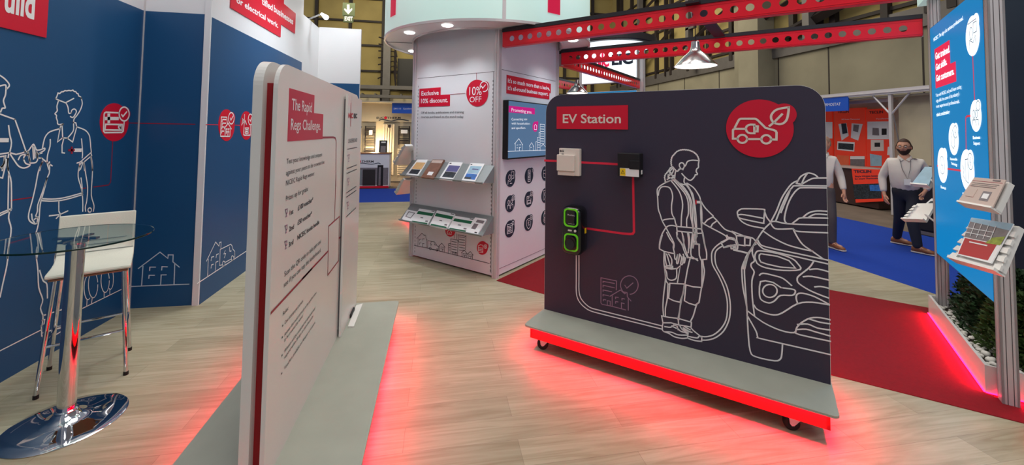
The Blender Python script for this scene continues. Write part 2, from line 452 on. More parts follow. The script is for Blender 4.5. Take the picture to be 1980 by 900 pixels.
for ya in (13.0, 20.4, 26.0):
    bm = B(); add_box(bm, 13.3, ya - 0.14, 5.3, 13.6, ya + 0.14, 13); add_box(bm, 13.3, ya - 0.6, 6.5, 13.5, ya + 0.14, 6.62); add_box(bm, 13.3, ya - 0.6, 7.4, 13.5, ya + 0.14, 7.52)
    mesh_obj('post', bm, 'grey_steel', hu)
hp = tag(box_obj('steel_column', -3.95, 30.6, 0, -3.45, 31.2, 8.2, 'grey_steel'), 'grey steel hall column rising behind the radiator booth', 'column')
bm = B()
for k in range(7): add_tube(bm, [(-4.3, 30.7, 8.4 - k * 0.5), (-3.2, 30.65, 8.1 - k * 0.35), (-3.0, 30.6, 7.0 - k * 0.4)], 0.05, 6)
mesh_obj('cable_bundle', bm, 'dark_steel', hp)
bm = B(); add_box(bm, -7, 29, 4.5, 1, 29.4, 4.75); add_box(bm, -7, 28.9, 3.9, 1, 29.4, 4.1)
for k in range(9): add_box(bm, -6.8 + k * 0.85, 29, 4.1, -6.72 + k * 0.85, 31.6, 4.2)
tag(mesh_obj('duct', bm, 'grey_steel'), 'grey service duct running across the hall above the radiator booth', 'duct')
tag(box_obj('dark_cabinet', -3.0, 31.2, 4.8, -0.6, 31.7, 7.0, 'matt_black'), 'dark cabinet bay standing against the yellow hall wall behind the tower', 'cabinet')

# ------------------------------------------------------------------ the stand's own walls
XL, YS, XW3 = -2.845, 4.571, -2.25
wl = structure(box_obj('wall_left', XL - 0.06, -2.5, 0, XL, YS + 0.06, 4.6, 'white_panel'))
PW1 = Pl((XL, 0, 0), (0, 1, 0), (1, 0, 0))
slab('blue_panel', PW1, rect(-2.5, 0, YS, 2.856), 0.0, 0.003, 'blue_graphic', wl)
ws = structure(box_obj('wall_step', XL, YS, 0, XW3 - 0.055, YS + 0.06, 4.6, 'white_panel'))
PWS = Pl((0, YS, 0), (1, 0, 0), (0, -1, 0))
slab('blue_panel', PWS, rect(XL + 0.006, 0, XW3 - 0.055, 2.856), 0.0, 0.003, 'blue_graphic', ws)
box_obj('edge_strip', XL, YS - 0.012, 0, XL + 0.012, YS, 4.6, 'aluminium', ws)
w3 = structure(box_obj('wall_side', XW3 - 0.055, YS - 0.02, 0, XW3, 7.36, 4.6, 'white_panel'))
PW3 = Pl((XW3, 0, 0), (0, 1, 0), (1, 0, 0))
slab('blue_panel', PW3, rect(YS + 0.0, 0, 7.355, 2.83), 0.0, 0.003, 'blue_graphic', w3)
wr = structure(box_obj('wall_rear', XW3 - 0.055, 7.36, 0, XW3, 8.3, 3.64, 'white_panel'))
slab('blue_panel', Pl((XW3, 0, 0), (0, 1, 0), (1, 0, 0)), rect(7.36, 0, 8.3, 2.6), 0.0, 0.003, 'blue_graphic', wr)
wr2 = structure(box_obj('wall_rear', XW3, 8.3, 0, -1.49, 8.36, 3.66, 'white_panel'))
slab('blue_panel', Pl((0, 8.3, 0), (1, 0, 0), (0, -1, 0)), rect(XW3, 0, -1.495, 2.6), 0.0, 0.003, 'blue_graphic', wr2)

# ---- artwork on the left wall
H1 = ((0, 130), 4.5); I1 = ((0, 300), 4.5); J1 = ((0, 480), 3.0)
lines('figure_drawing', PW1, [
 (*H1, ["#485,275 495,255 505,225 520,230 535,215 550,214 565,204 580,207 600,202 615,206 635,200 645,212 660,213 668,228 680,232 684,250 700,258 710,275", "705,265 716,315 700,370 670,420 645,450 640,485", "#485,275 510,287 570,310 642,272", "510,290 495,340 498,380 478,405 492,420 490,440 500,470 500,490 515,500 550,495", "575,312 592,350 598,400 620,398", "620,398 625,375 648,364 665,385 650,420 632,438 612,430",
  "640,485 640,545 620,580 585,620", "#550,495 525,520 500,652 545,615 540,500", "#640,480 660,485 668,520 632,652 585,618 545,615", "#555,620 540,680 540,745 562,748",
  "525,535 440,560 405,590 385,630 370,700", "437,630 435,690 415,760 410,830 425,890", "668,520 740,548 775,590 785,640 790,700 795,740", "710,625 718,740 715,790", "#670,835 700,825 790,745 798,770 720,835 700,890",
  "790,775 800,850 805,900", "730,840 733,870 735,900", "692,840 690,900", "370,820 355,860 345,900",
  "215,735 245,730 285,675 298,680 310,705 320,722 350,720 388,706 385,725 340,750", "#240,740 262,830", "#285,685 292,800", "#320,740 330,792 360,792", "360,790 410,830 455,860", "265,835 310,830 328,800 318,745", "160,805 180,770 215,760 235,765", "205,800 225,840 262,850 240,870 200,878 160,860 130,820 90,760", "205,800 212,775 240,760", "245,735 262,820", "300,700 305,790", "330,755 365,748",
  "0,72 40,100 75,140 80,165 58,190", "0,163 40,155 52,165 50,220 45,250 30,290 38,325 45,355 20,358 5,390", "0,408 60,430 130,455", "130,455 160,540 215,700 222,722", "75,510 85,590 100,660 85,740", "#85,745 140,760 200,745 220,735", "#80,745 0,757", "#0,780 40,775 35,840 10,870", "75,760 65,850 75,900", "#50,770 35,850 20,900"]),
 (*I1, ["70,30 68,80 75,150 98,240 100,470", "#75,170 70,472", "#0,527 95,482", "#0,508 95,468", "85,485 75,550 97,640 85,750 70,850 65,900", "#0,195 22,200 45,100 55,40", "#18,120 35,60", "#0,110 20,95",
  "370,60 335,140 310,270 280,400 250,510 255,570 300,600 328,590", "#275,515 280,560 300,590", "#300,560 330,540", "#315,535 328,560 322,590", "430,60 430,150 410,200 370,320 330,430 325,490 310,530", "410,200 380,320 350,430 340,560 325,640 310,685", "365,380 450,384 560,372 715,330", "365,398 460,402 570,388 720,345",
  "715,60 690,100 680,190 710,300 720,400 720,490", "705,200 712,250 717,330", "730,60 745,160 762,280 755,400 742,450 745,490", "795,20 805,100 802,200 795,350 818,440 812,490", "#512,402 512,490 525,515 515,650 500,780 480,900", "#430,530 512,520", "#528,515 590,487", "#490,552 510,532",
  "310,685 325,730 332,800 330,850 320,900", "330,690 350,780 368,830"]),
 (*J1, ["215,0 210,40 220,130 225,230 248,300 235,350 250,400 242,455", "230,130 250,190 272,210 275,290", "330,0 318,60 315,110", "#240,450 242,510 265,522 330,500 395,460", "#250,392 400,345", "#245,420 262,415 255,440 290,420", "#250,492 400,450", "#370,380 390,375 385,400 365,400", "320,190 312,290", "52,0 40,100 18,200 0,285"]),
 ((0, 0), 1, [ell(173.5, 406.5, 3.4, 4.2)]),
], 0.0098, 0.0045, 'white_ink', wl)
lines('ground_line', PW1, [(*J1, ["#-40,613 0,597 240,475", "#480,350 715,235", "#748,219 752,217"])], 0.008, 0.0045, 'white_ink', wl, smooth=0)
def tree_px(cx, cy, rx, ry, a0=0, a1=360): return zpx((0, 480), 3.0, ell(cx, cy, rx, ry, 30, a0, a1))
lines('tree_drawing', PW1, [((0, 0), 1, [tree_px(510, 232, 22, 68, 60, 250), tree_px(540, 213, 27, 76), tree_px(610, 190, 24, 68), tree_px(640, 178, 18, 62, -100, 110)]), (*J1, ["#505,300 503,337", "#535,289 531,322", "#604,258 604,288", "#637,240 637,272"])], 0.007, 0.0045, 'white_ink', wl, smooth=0)
lines('logo_bar', PW1, [(*H1, ["#-30,636 62,636", "#655,723 700,723"])], 0.028, 0.0045, 'white_ink', wl, smooth=0)
lines('logo_cross', PW1, [(*H1, ["#625,698 625,748", "#600,723 645,723"])], 0.016, 0.005, 'dark_red_line', wl, smooth=0)
lines('connector_line', PW1, [((0, 0), 1, ["#218,272 214,352 210,358 181,362", "#166,364 158,365", "#20,388 62,382", "#248,238 275,238.5"])], 0.008, 0.004, 'dark_red_line', wl, smooth=0)
def round_badge(name, pl, o, sc, c, r, lobe, lr, h0, h1, m, parent, n=44):
    P = ell(c[0], c[1], r[0], r[1], n); L = ell(lobe[0], lobe[1], lr[0], lr[1], 30)
    bm = B(); prism(bm, pl, pxpoly(pl, zpx(o, sc, P)), h0, h1)
    prism(bm, pl, pxpoly(pl, zpx(o, sc, L)), h0, h1 + 0.0004)
    return mesh_obj(name, fixn(bm), m, parent)
LB = ((180, 180), 6.1875)
bd = round_badge('icon_badge', PW1, *LB, (245, 350), (172, 228), (375, 250), (62, 85), 0.003, 0.005, 'red_ink', wl)
lines('icon_drawing', PW1, [(*LB, ["#310,238 155,230 138,240 132,255 125,455 140,474 345,472 362,455 372,350", "#150,375 350,378 345,445 142,442 150,375", "#342,260 357,282 402,226", ell(372, 252, 60, 83), ell(320, 408, 15, 18), "#328,420 338,432"])], 0.014, 0.0065, 'white_ink', wl, smooth=0)
lines('icon_cross', PW1, [(*LB, ["#188,262 188,345", "#155,305 295,305"])], 0.03, 0.0065, 'white_ink', wl, smooth=0)
sgp = pxpoly(PW1, [(-80, -45), (91, -5), (86, 73), (-80, 22)])
sgp[1] = (sgp[2][0], sgp[1][1] + 0.35); sgp[0] = (sgp[0][0], sgp[1][1]); sgp[3] = (sgp[3][0], sgp[2][1])
sg = slab('sign_panel', PW1, sgp, 0.003, 0.012, 'red_ink', wl)
bm = B(); e = PW1.px(66, 36, 0.013); s_ = PW1.px(8, 19, 0.013); add_text(bm, PW1, 'uild', (s_[0] - 0.0, e[1]), (e[0], e[1]), 0.20, 0.0135, 0.03)
add_text(bm, PW1, 'b', (s_[0] - 0.17, e[1]), (s_[0] - 0.03, e[1]), 0.20, 0.0135, 0.03)
mesh_obj('lettering', bm, 'white_ink', wl)
# ---- artwork on the step wall
K1 = ((240, 440), 5.623)
lines('house_drawing', PWS, [(*K1, ["#155,448 390,270 475,338 480,300 533,300 530,375 600,433", "#205,425 190,630", "#550,400 543,615", "#277,470 280,433 342,433", "#408,465 412,428 470,430", "#268,555 272,522 330,522", "#397,622 403,518 458,517", "#50,645 330,633 705,618"])], 0.009, 0.0045, 'icon_white', ws, smooth=0)
lines('connector_line', PWS, [((0, 0), 1, ["#269,238.6 377,240.5"])], 0.008, 0.004, 'dark_red_line', ws, smooth=0)
# ---- artwork on the side wall
lines('van_drawing', PW3, [(*K1, ["#895,368 995,160 1032,205 1038,165 1055,160 1052,238", "#915,345 908,525", "#945,362 950,325 975,318", "#1000,330 1003,298 1025,288", "#945,443 948,410 970,402", "#992,468 998,380 1022,368",
  "#1065,408 1038,415 1045,240 1160,183 1175,205 1180,235 1203,262 1203,320 1192,330", "#1100,380 1160,347", "#1100,250 1083,290 1105,285 1090,330", "#1145,215 1148,260 1165,258", ell(1083, 395, 14, 27), ell(1178, 335, 13, 25)])], 0.009, 0.0045, 'white_ink', w3, smooth=0)
lines('ground_line', PW3, [(*K1, ["#796,611 1400,212 1500,146"])], 0.010, 0.0045, 'white_ink', w3, smooth=0)
lines('connector_line', PW3, [((0, 0), 1, ["#398,241 422,241.5", "#452,242 464,242.5", "#488,243 500,243.3"])], 0.008, 0.004, 'red_line', w3, smooth=0)
round_badge('icon_badge', PW3, *LB, (1590, 385), (97, 190), (1655, 300), (38, 72), 0.003, 0.005, 'red_ink', w3)
round_badge('icon_badge', PW3, *LB, (1828, 390), (75, 172), (1885, 312), (28, 62), 0.003, 0.005, 'red_ink', w3)
lines('icon_drawing', PW3, [(*LB, ["#1605,360 1600,290 1535,288 1525,518 1635,520", "#1545,340 1550,316 1590,318", "#1545,385 1548,360 1588,362", "#1540,430 1543,405 1570,408", "#1538,478 1541,455 1562,457", "#1570,425 1615,362 1655,430", "#1580,415 1578,515", "#1642,412 1637,515", "#1592,450 1592,430 1606,430", "#1615,450 1617,430 1628,430", "#1592,485 1592,465 1606,465", "#1612,515 1614,465 1626,466", ell(1653, 303, 33, 68), "#1640,300 1650,325 1672,280",
  "#1812,258 1810,330", "1806,338 1775,385 1790,330", "#1812,340 1838,388 1822,330", "#1806,345 1775,300 1800,322", "#1808,352 1800,498 1812,506 1880,505 1883,395", "#1820,420 1860,420 1858,480 1818,480 1820,420", "#1820,440 1860,440", "#1820,460 1860,460", "#1838,480 1838,500", ell(1883, 317, 27, 64), "#1872,318 1882,338 1897,292"])], 0.013, 0.0065, 'white_ink', w3, smooth=0)
W6 = ((400, 0), 6.923)
rp = pxpoly(PW3, zpx(*W6, "305,95 975,500 985,325 1170,447"))
zb, zs, ze = rp[0][1], rp[2][1], rp[3][1]
a0, a1, a2 = rp[0][0], rp[1][0], rp[3][0]; a3 = PW3.px(*zpx(*W6, "1020,40")[0])[0]
poly = [(a0, rp[1][1]), (a1, rp[1][1]), (a1, zs), (a2, zs), (a2, PW3.px(*zpx(*W6, "1178,180")[0])[1]), (a3, PW3.px(*zpx(*W6, "1178,180")[0])[1]), (a3, 4.5), (a0, 4.5)]
slab('sign_panel', PW3, poly, 0.003, 0.012, 'red_ink', w3)
z0 = zpx(*W6, "395,30 955,375 735,52 880,145 895,152 1155,330")
texts('lettering', PW3, [('or electrical work.', z0[0], z0[1], z0[0][1] - 13, 0.025), ('tified', z0[2], z0[3], z0[2][1] - 13.5, 0.025), ('businesses', z0[4], z0[5], z0[4][1] - 13.5, 0.025)], 0.0135, 'white_ink', w3)
# ------------------------------------------------------------------ round-topped tower
TC = Vector((0.70, 5.91, 0)); TA = Vector((0.70, 4.85, 0)); TB = Vector((-0.36, 5.91, 0)); TCc = Vector((0.70, 6.97, 0)); TD = Vector((1.76, 5.91, 0))
r2 = math.sqrt(0.5)
tower = empty('display_tower', (0.70, 5.91, 0), 'square white display tower under a round pale green illuminated drum', 'tower')
PLF = Pl(TA, (r2, -r2, 0), (-r2, -r2, 0)); PRF = Pl(TA, (r2, r2, 0), (r2, -r2, 0))      # left face: a negative towards TB
WF = 1.5
for P, Q_ in ((TA, TB), (TB, TCc), (TCc, TD), (TD, TA)):
    d = (Q_ - P).normalized(); n = Vector((d.y, -d.x, 0)) * -1
    c = [P + d * 0.05 + n * -0.02 * 0, Q_ - d * 0.05]
    M = Matrix(((d.x, n.x, 0, P.x), (d.y, n.y, 0, P.y), (0, 0, 1, 0), (0, 0, 0, 1)))
    core = B(); add_box(core, 0.05, 0.022, 0.02, WF - 0.05, 0.06, 3.14, M) if n.dot(TC - P) > 0 else add_box(core, 0.05, -0.06, 0.02, WF - 0.05, -0.022, 3.14, M)
    mesh_obj('wall_panel', fixn(core), 'white_panel', tower)
for P, nm in ((TA, 'a'), (TB, 'b'), (TCc, 'c'), (TD, 'd')):
    bm = B(); s = (TC - P).normalized()
    M = Matrix.Translation(P) @ Matrix.Rotation(math.radians(45), 4, 'Z')
    cx, cy = (M.inverted() @ Vector((TC.x, TC.y, 0))).xy; sx, sy = math.copysign(1, cx), math.copysign(1, cy)
    for (u0, v0, u1, v1) in ((0, 0, 0.028, 0.028), (0.034, 0, 0.062, 0.028), (0, 0.034, 0.028, 0.062), (0.006, 0.006, 0.056, 0.056)):
        add_box(bm, min(sx * u0, sx * u1), min(sy * v0, sy * v1), 0, max(sx * u0, sx * u1), max(sy * v0, sy * v1), 3.14, M)
    mesh_obj('corner_post', bm, 'aluminium', tower)
pp = Pl(TA + Vector((r2, r2, 0)) * 0.0, (-r2, r2, 0), (-r2, -r2, 0))
def lf(a0, b0, a1, b1): return rect(-a1, b0, -a0, b1)
# inset rails and panel seams
slab('panel_seam', PLF, [rect(-1.42, 2.44, -0.08, 2.446), rect(-0.093, 0.05, -0.087, 2.44)], -0.0235, -0.020, 'alu_dark', tower)
slab('panel_seam', PRF, [rect(0.07, 2.47, 1.43, 2.476), rect(0.07, 0.09, 1.43, 0.094)], -0.0235, -0.020, 'alu_dark', tower)
bm = B()
for a in (-0.10, -1.40):
    for k in range(48): prism(bm, PLF, rect(a - 0.004, 0.06 + k * 0.048, a + 0.004, 0.085 + k * 0.048), -0.0235, -0.021)
tag(mesh_obj('slotted_rail', bm, 'alu_dark', tower), kind=None)
FH = -0.021
# drum, soffit
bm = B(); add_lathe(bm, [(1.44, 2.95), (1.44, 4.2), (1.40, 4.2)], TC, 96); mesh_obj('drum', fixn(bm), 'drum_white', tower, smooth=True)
bm = B(); add_lathe(bm, [(1.435, 2.956), (1.06, 2.956), (1.06, 3.14), (0.0, 3.14)], TC, 96); mesh_obj('soffit', fixn(bm), 'white_panel', tower)
bm = B(); add_lathe(bm, [(1.447, 2.935), (1.447, 2.965), (1.425, 2.965), (1.425, 2.935), (1.447, 2.935)], TC, 96); add_lathe(bm, [(1.075, 2.94), (1.075, 2.958), (1.055, 2.958), (1.055, 2.94), (1.075, 2.94)], TC, 96)
mesh_obj('trim_ring', fixn(bm), 'aluminium', tower)
def drum_hit(x, y):
    d = ray(x, y); a = d.x ** 2 + d.y ** 2; o = CPOS - TC; b = 2 * (d.x * o.x + d.y * o.y); c = o.x ** 2 + o.y ** 2 - 1.445 ** 2
    t = (-b - math.sqrt(max(0, b * b - 4 * a * c))) / (2 * a); p = CPOS + d * t
    return math.atan2(p.y - TC.y, p.x - TC.x), p.z
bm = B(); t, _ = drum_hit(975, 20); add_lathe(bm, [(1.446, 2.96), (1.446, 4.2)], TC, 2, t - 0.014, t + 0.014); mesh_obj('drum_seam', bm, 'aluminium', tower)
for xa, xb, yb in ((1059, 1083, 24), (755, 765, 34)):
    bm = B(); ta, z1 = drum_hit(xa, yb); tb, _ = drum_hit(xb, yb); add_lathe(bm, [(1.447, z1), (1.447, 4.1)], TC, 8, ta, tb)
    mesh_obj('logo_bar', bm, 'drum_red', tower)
for (x, y) in ((865, 49), (792, 63), (798, 99), (1108, 78)):
    p = on_floor(x, y, 2.955); bm = B(); add_lathe(bm, [(0.0, -0.012), (0.052, -0.012), (0.058, -0.006), (0.064, -0.006), (0.066, 0)], p, 24)
    o = mesh_obj('downlight', fixn(bm), 'lamp_glow', tower)
    l = bpy.data.lights.new('downlight_lamp', 'SPOT'); l.energy = 26; l.spot_size = 2.2; l.spot_blend = 0.8; l.shadow_soft_size = 0.05; l.color = (0.9, 0.97, 1)
    lo = bpy.data.objects.new('downlight_lamp', l); COL.objects.link(lo); lo.parent = tower; lo.location = p + Vector((0, 0, -0.03)) - WLOC[tower.name]
for a in (0.1, 1.1):
    bm = B(); M = Matrix.Translation((TC.x, TC.y, 0)) @ Matrix.Rotation(a * PI - 0.35, 4, 'Z'); add_box(bm, 1.07, -0.006, 2.950, 1.43, 0.006, 2.957, M); mesh_obj('soffit_joint', bm, 'alu_dark', tower)
# left face artwork
P7 = ((790, 130), 7.5)
q = pxpoly(PLF, zpx(*P7, "155,577 600,562 602,395 465,400 465,293 160,318"), FH)
q = [(q[0][0], q[0][1]), (q[1][0], q[0][1]), (q[1][0], q[2][1]), (q[3][0], q[2][1]), (q[3][0], q[4][1]), (q[0][0], q[4][1])]
slab('sign_panel', PLF, q, FH, FH + 0.004, 'red_ink', tower)
zz = zpx(*P7, "185,412 437,400 180,522 570,507 880,408 1058,402 885,510 1055,502 180,677 800,667 180,737 800,735")
texts('lettering', PLF, [('Exclusive', zz[0], zz[1], zz[0][1] - 8.6, 0.02), ('10% discount.', zz[2], zz[3], zz[2][1] - 8.6, 0.02)], FH + 0.006, 'white_ink', tower)
texts('small_print', PLF, [('Off all books, publications and training', zz[8], zz[9], zz[8][1] - 4.6), ('courses purchased on the stand today.', zz[10], zz[11], zz[10][1] - 4.6)], FH + 0.002, 'black_ink', tower)
round_badge('discount_badge', PLF, *P7, (982, 375), (158, 195), (1095, 272), (60, 74), FH, FH + 0.004, 'red_ink', tower)
texts('lettering', PLF, [('10%', zz[4], zz[5], zz[4][1] - 17), ('OFF', zz[6], zz[7], zz[6][1] - 11)], FH + 0.006, 'white_ink', tower)
lines('check_mark', PLF, [(*P7, ["#1058,275 1075,305 1115,255", ell(1095, 282, 58, 72, 36, -190, 100)])], 0.012, FH + 0.006, 'white_ink', tower, smooth=0)
lines('connector_line', PLF, [(*P7, ["#602,396 820,380", "#985,85 985,180", "#128,420 158,419"])], 0.006, FH + 0.002, 'dark_red_line', tower, smooth=0)
Q1 = ((780, 380), 5.295)
def rungs(x0, x1, y0, n, dy, sk=0.09): return ["#%f,%f %f,%f" % (x0, y0 + k * dy, x1, y0 + k * dy + (x1 - x0) * sk) for k in range(n)]
def small_house(x, y, w_, h_):
    return ["#%f,%f %f,%f %f,%f" % (x - w_ * .6, y + h_ * .42, x, y, x + w_ * .62, y + h_ * .55), "#%f,%f %f,%f" % (x - w_ * .45, y + h_ * .4, x - w_ * .45, y + h_), "#%f,%f %f,%f" % (x + w_ * .45, y + h_ * .45, x + w_ * .45, y + h_ * 1.12),
            "#%f,%f %f,%f" % (x - w_ * .2, y + h_ * .5, x - w_ * .02, y + h_ * .5), "#%f,%f %f,%f" % (x + w_ * .12, y + h_ * .52, x + w_ * .3, y + h_ * .54), "#%f,%f %f,%f" % (x - w_ * .2, y + h_ * .72, x - w_ * .02, y + h_ * .74), "#%f,%f %f,%f %f,%f" % (x + w_ * .08, y + h_ * 1.05, x + w_ * .1, y + h_ * .75, x + w_ * .28, y + h_ * .76)]
lines('skyline_drawing', PLF, [(*Q1, ["#110,503 235,528 880,688", "#138,432 190,378 215,404 216,396 228,400 230,425 243,448", "#150,430 148,512", "#235,445 235,530", "#165,455 165,440 182,438", "#198,450 198,435 215,436", "#165,495 165,478 180,478", "#195,515 195,485 212,486",
  "#345,552 355,550 360,522 340,500 320,468 250,455 248,530 265,532", "#283,538 335,550", "#285,470 275,490 288,490 280,508", "#318,480 318,498 335,500", ell(275, 535, 10, 12), ell(344, 550, 10, 12),
  "#458,580 460,488 483,485", "#487,588 485,435 558,450 555,603", "#560,395 637,410", "#562,470 560,400", "#640,400 635,550", "#520,385 520,430", "#548,385 545,437", "#500,590 502,570 520,575 518,595", "#530,598 532,578 545,582 543,602"]
  + rungs(495, 545, 462, 5, 26, .2) + rungs(572, 628, 415, 6, 27, .15) + rungs(466, 478, 505, 3, 22) + small_house(393, 480, 56, 80) + small_house(623, 552, 50, 68) + small_house(685, 565, 50, 70))], 0.0065, FH + 0.002, 'black_ink', tower, smooth=0)
round_badge('icon_badge', PLF, *Q1, (470, 350), (52, 67), (500, 320), (20, 26), FH, FH + 0.0025, 'red_ink', tower)
round_badge('icon_badge', PLF, *Q1, (798, 533), (56, 70), (840, 515), (21, 30), FH, FH + 0.0025, 'red_ink', tower)
lines('icon_drawing', PLF, [(*Q1, ["#765,570 768,505 785,500 785,495 815,502 813,578 765,570", "#770,525 810,532", "#770,540 810,548", "#770,555 810,563", ell(840, 515, 14, 20), "#842,505 836,516 845,516 840,528", "#445,370 470,340 495,372", "#450,385 450,368", "#490,388 490,370", "#448,386 492,390", "#465,375 475,375"])], 0.006, FH + 0.004, 'white_ink', tower, smooth=0)
# right face artwork
S1 = ((960, 130), 4.737)
q = pxpoly(PRF, zpx(*S1, "90,240 482,292 482,237 495,235 495,152 92,70"), FH)
slab('sign_panel', PRF, [(q[0][0], q[0][1]), (q[1][0], q[0][1]), (q[1][0], q[2][1]), (q[3][0], q[2][1]), (q[3][0], q[5][1]), (q[0][0], q[5][1])], FH, FH + 0.004, 'red_ink', tower)
zz = zpx(*S1, "104,140 488,212 103,207 474,262")
texts('lettering', PRF, [("It's so much more than a badge,", zz[0], zz[1], zz[0][1] - 8.4, 0.03), ("it's all-round business support.", zz[2], zz[3], zz[2][1] - 8.2, 0.03)], FH + 0.006, 'white_ink', tower)
R1 = ((950, 310), 5.292)
cols = [[(195, 188), (192, 445), (188, 702)], [(385, 155), (380, 400), (378, 645)]]
c00 = PRF.px(*zpx(*R1, [cols[0][0]])[0], FH); c10 = PRF.px(*zpx(*R1, [cols[1][0]])[0], FH); c01 = PRF.px(*zpx(*R1, [cols[0][1]])[0], FH)
da = c10[0] - c00[0]; db = c01[1] - c00[1]
bm_ring, bm_disc = B(), B(); icons = []
for i in range(3):
    for j in range(3):
        ca, cb = c00[0] + da * i, c00[1] + db * j
        prism(bm_disc, PRF, ell(ca, cb, 0.103, 0.103, 36), FH, FH + 0.003); prism(bm_disc, PRF, ell(ca + 0.062, cb + 0.062, 0.042, 0.042, 24), FH, FH + 0.0033)
        icons.append((i, j, ca, cb))
mesh_obj('icon_badge', fixn(bm_disc), 'dark_navy', tower)
def E2(ca, cb, pts): return [(ca + x * 0.001, cb + y * 0.001) for x, y in pts]
bm = B(); wI = 0.0075
for i, j, ca, cb in icons:
    k = (i * 3 + j) % 9
    D = []
    if k == 0: D = [ell(-22, 20, 22, 28), [(-60, -70), (-52, -20), (-10, -35), (10, -20)], [(10, 80), (70, 80), (70, 0), (40, 0), (20, -18), (22, 0), (10, 80)], [(-10, -60), (30, -60)], [(30, 30), (50, 30)]]
    elif k == 1: D = [ell(-35, 20, 18, 24), ell(25, 20, 18, 24), [(-70, -60), (-60, -15), (-35, -20), (-10, -15), (-5, -60)], [(0, -60), (5, -15), (30, -20), (55, -15), (62, -55)], ell(62, 62, 28, 28), [(50, 62), (60, 50), (76, 75)]]
    elif k == 2: D = [[(-60, 60), (50, 60), (50, -50), (-60, -50), (-60, 60)], [(-60, 35), (50, 35)], [(-60, -30), (50, -30)], [(-40, 20), (25, 20), (25, -15), (-40, -15), (-40, 20)], ell(5, 0, 14, 14), ell(62, 62, 22, 22)]
    elif k == 3: D = [[(-28, 75), (28, 75), (28, -75), (-28, -75), (-28, 75)], [(-28, 50), (28, 50)], [(-28, -50), (28, -50)], [(0, 40), (0, 10)], [(-16, 25), (18, 25)], ell(0, -15, 14, 14), ell(60, 65, 22, 22, 12, -60, 60)]
    elif k == 4: D = [[(35, 40), (-50, 40), (-50, -60), (50, -60), (50, 10)], [(-38, -15), (38, -15), (38, -48), (-38, -48), (-38, -15)], [(-15, 35), (-15, 0)], [(-35, 18), (15, 18)], ell(62, 62, 28, 28), [(50, 62), (60, 50), (76, 75)]]
    elif k == 5: D = [[(20, 50), (0, 58), (-50, 42), (-50, -20), (-35, -55), (0, -78), (35, -55), (50, -20), (50, 20)], [(18, 22), (8, 34), (-8, 28), (-10, -28), (22, -28)], [(-22, 0), (8, 0)], ell(62, 62, 28, 28), [(50, 62), (60, 50), (76, 75)]]
    elif k == 6: D = [[(-55, 45), (40, 45), (40, 0), (-55, 0), (-55, 45)], [(-55, 45), (-60, -45), (-10, -60)], ell(15, -20, 18, 22), ell(60, 60, 24, 24)]
    elif k == 7: D = [ell(-5, 20, 22, 26), [(-55, 70), (20, 70)], [(-55, 70), (-55, -60)], [(-30, -60), (-5, -20), (30, -60)], ell(62, 62, 24, 24)]
    else: D = [ell(0, -30, 38, 38), ell(0, -30, 18, 18), [(-35, 10), (-35, 55), (35, 55), (35, 10)], [(-20, 70), (20, 70)], [(-20, 55), (-20, 85), (20, 85), (20, 55)]]
    for P in D:
        if len(P) > 10 and P[0] != P[-1] and math.hypot(P[0][0] - P[-1][0], P[0][1] - P[-1][1]) < 14: P = P + [P[0]]
        ribbon(bm, PRF, E2(ca, cb, P), wI, FH + 0.0045)
mesh_obj('icon_drawing', bm, 'white_ink', tower)

# wall-mounted television
tv = empty('television', PRF.pt(0.73, 1.38, 0.0), 'flat television on the tower showing the words Promoting you', 'television')
A0, A1, Z0, Z1 = 0.125, 1.34, 1.385, 2.105
slab('casing', PRF, rrect(A0, Z0, A1, Z1, 0.01, 2), -0.02, 0.055, 'matt_black', tv)
slab('display', PRF, rect(A0 + 0.012, Z0 + 0.018, A1 - 0.012, Z1 - 0.012), 0.055, 0.0565, 'tv_blue', tv)
TH = 0.057
q = pxpoly(PRF, zpx(*S1, "110,345 350,440"), TH)
slab('title_band', PRF, rect(A0 + 0.012, q[1][1] + 0.01, q[1][0], q[0][1] - 0.01), TH, TH + 0.001, 'tv_magenta', tv)
zz = zpx(*S1, "138,405 325,425 138,488 280,485 138,525 308,528 138,568 268,566")
texts('caption', PRF, [('Promoting you.', zz[0], zz[1], zz[0][1] - 6.8), ('Connecting you', zz[2], zz[3], zz[2][1] - 4.8), ('with householders', zz[4], zz[5], zz[4][1] - 4.8), ('and specifiers.', zz[6], zz[7], zz[6][1] - 4.8)], TH + 0.002, 'tv_white', tv)
bm = B(); q = PRF.px(*zpx(*S1, "355,545")[0], TH); prism(bm, PRF, ell(q[0], q[1], 0.068, 0.068, 30), TH, TH + 0.001); prism(bm, PRF, ell(q[0] + 0.05, q[1] + 0.05, 0.026, 0.026, 20), TH, TH + 0.001); mesh_obj('badge', fixn(bm), 'tv_magenta', tv)
lines('skyline_drawing', PRF, [(*S1, ["#105,772 455,760 540,757", "#165,705 205,655 240,712", "#172,700 172,765", "#235,705 235,762", "#185,715 198,712", "#212,712 224,712", "#185,740 197,740", "#210,765 210,735 222,735", "#300,725 322,692 342,728", "#306,722 306,765", "#338,725 338,765", "#312,735 322,735", "#358,765 360,685 372,683", "#372,765 374,645 398,648", "#388,600 398,598", "#390,640 390,600", "#400,765 400,522 440,525 440,700", "#345,540 357,522 370,540", "#347,540 347,572 367,572 367,540", "#410,725 428,705 448,730"]
   + rungs(405, 435, 545, 8, 22, .05) + rungs(378, 396, 668, 4, 22, .05))], 0.006, TH + 0.002, 'tv_white', tv, smooth=0)

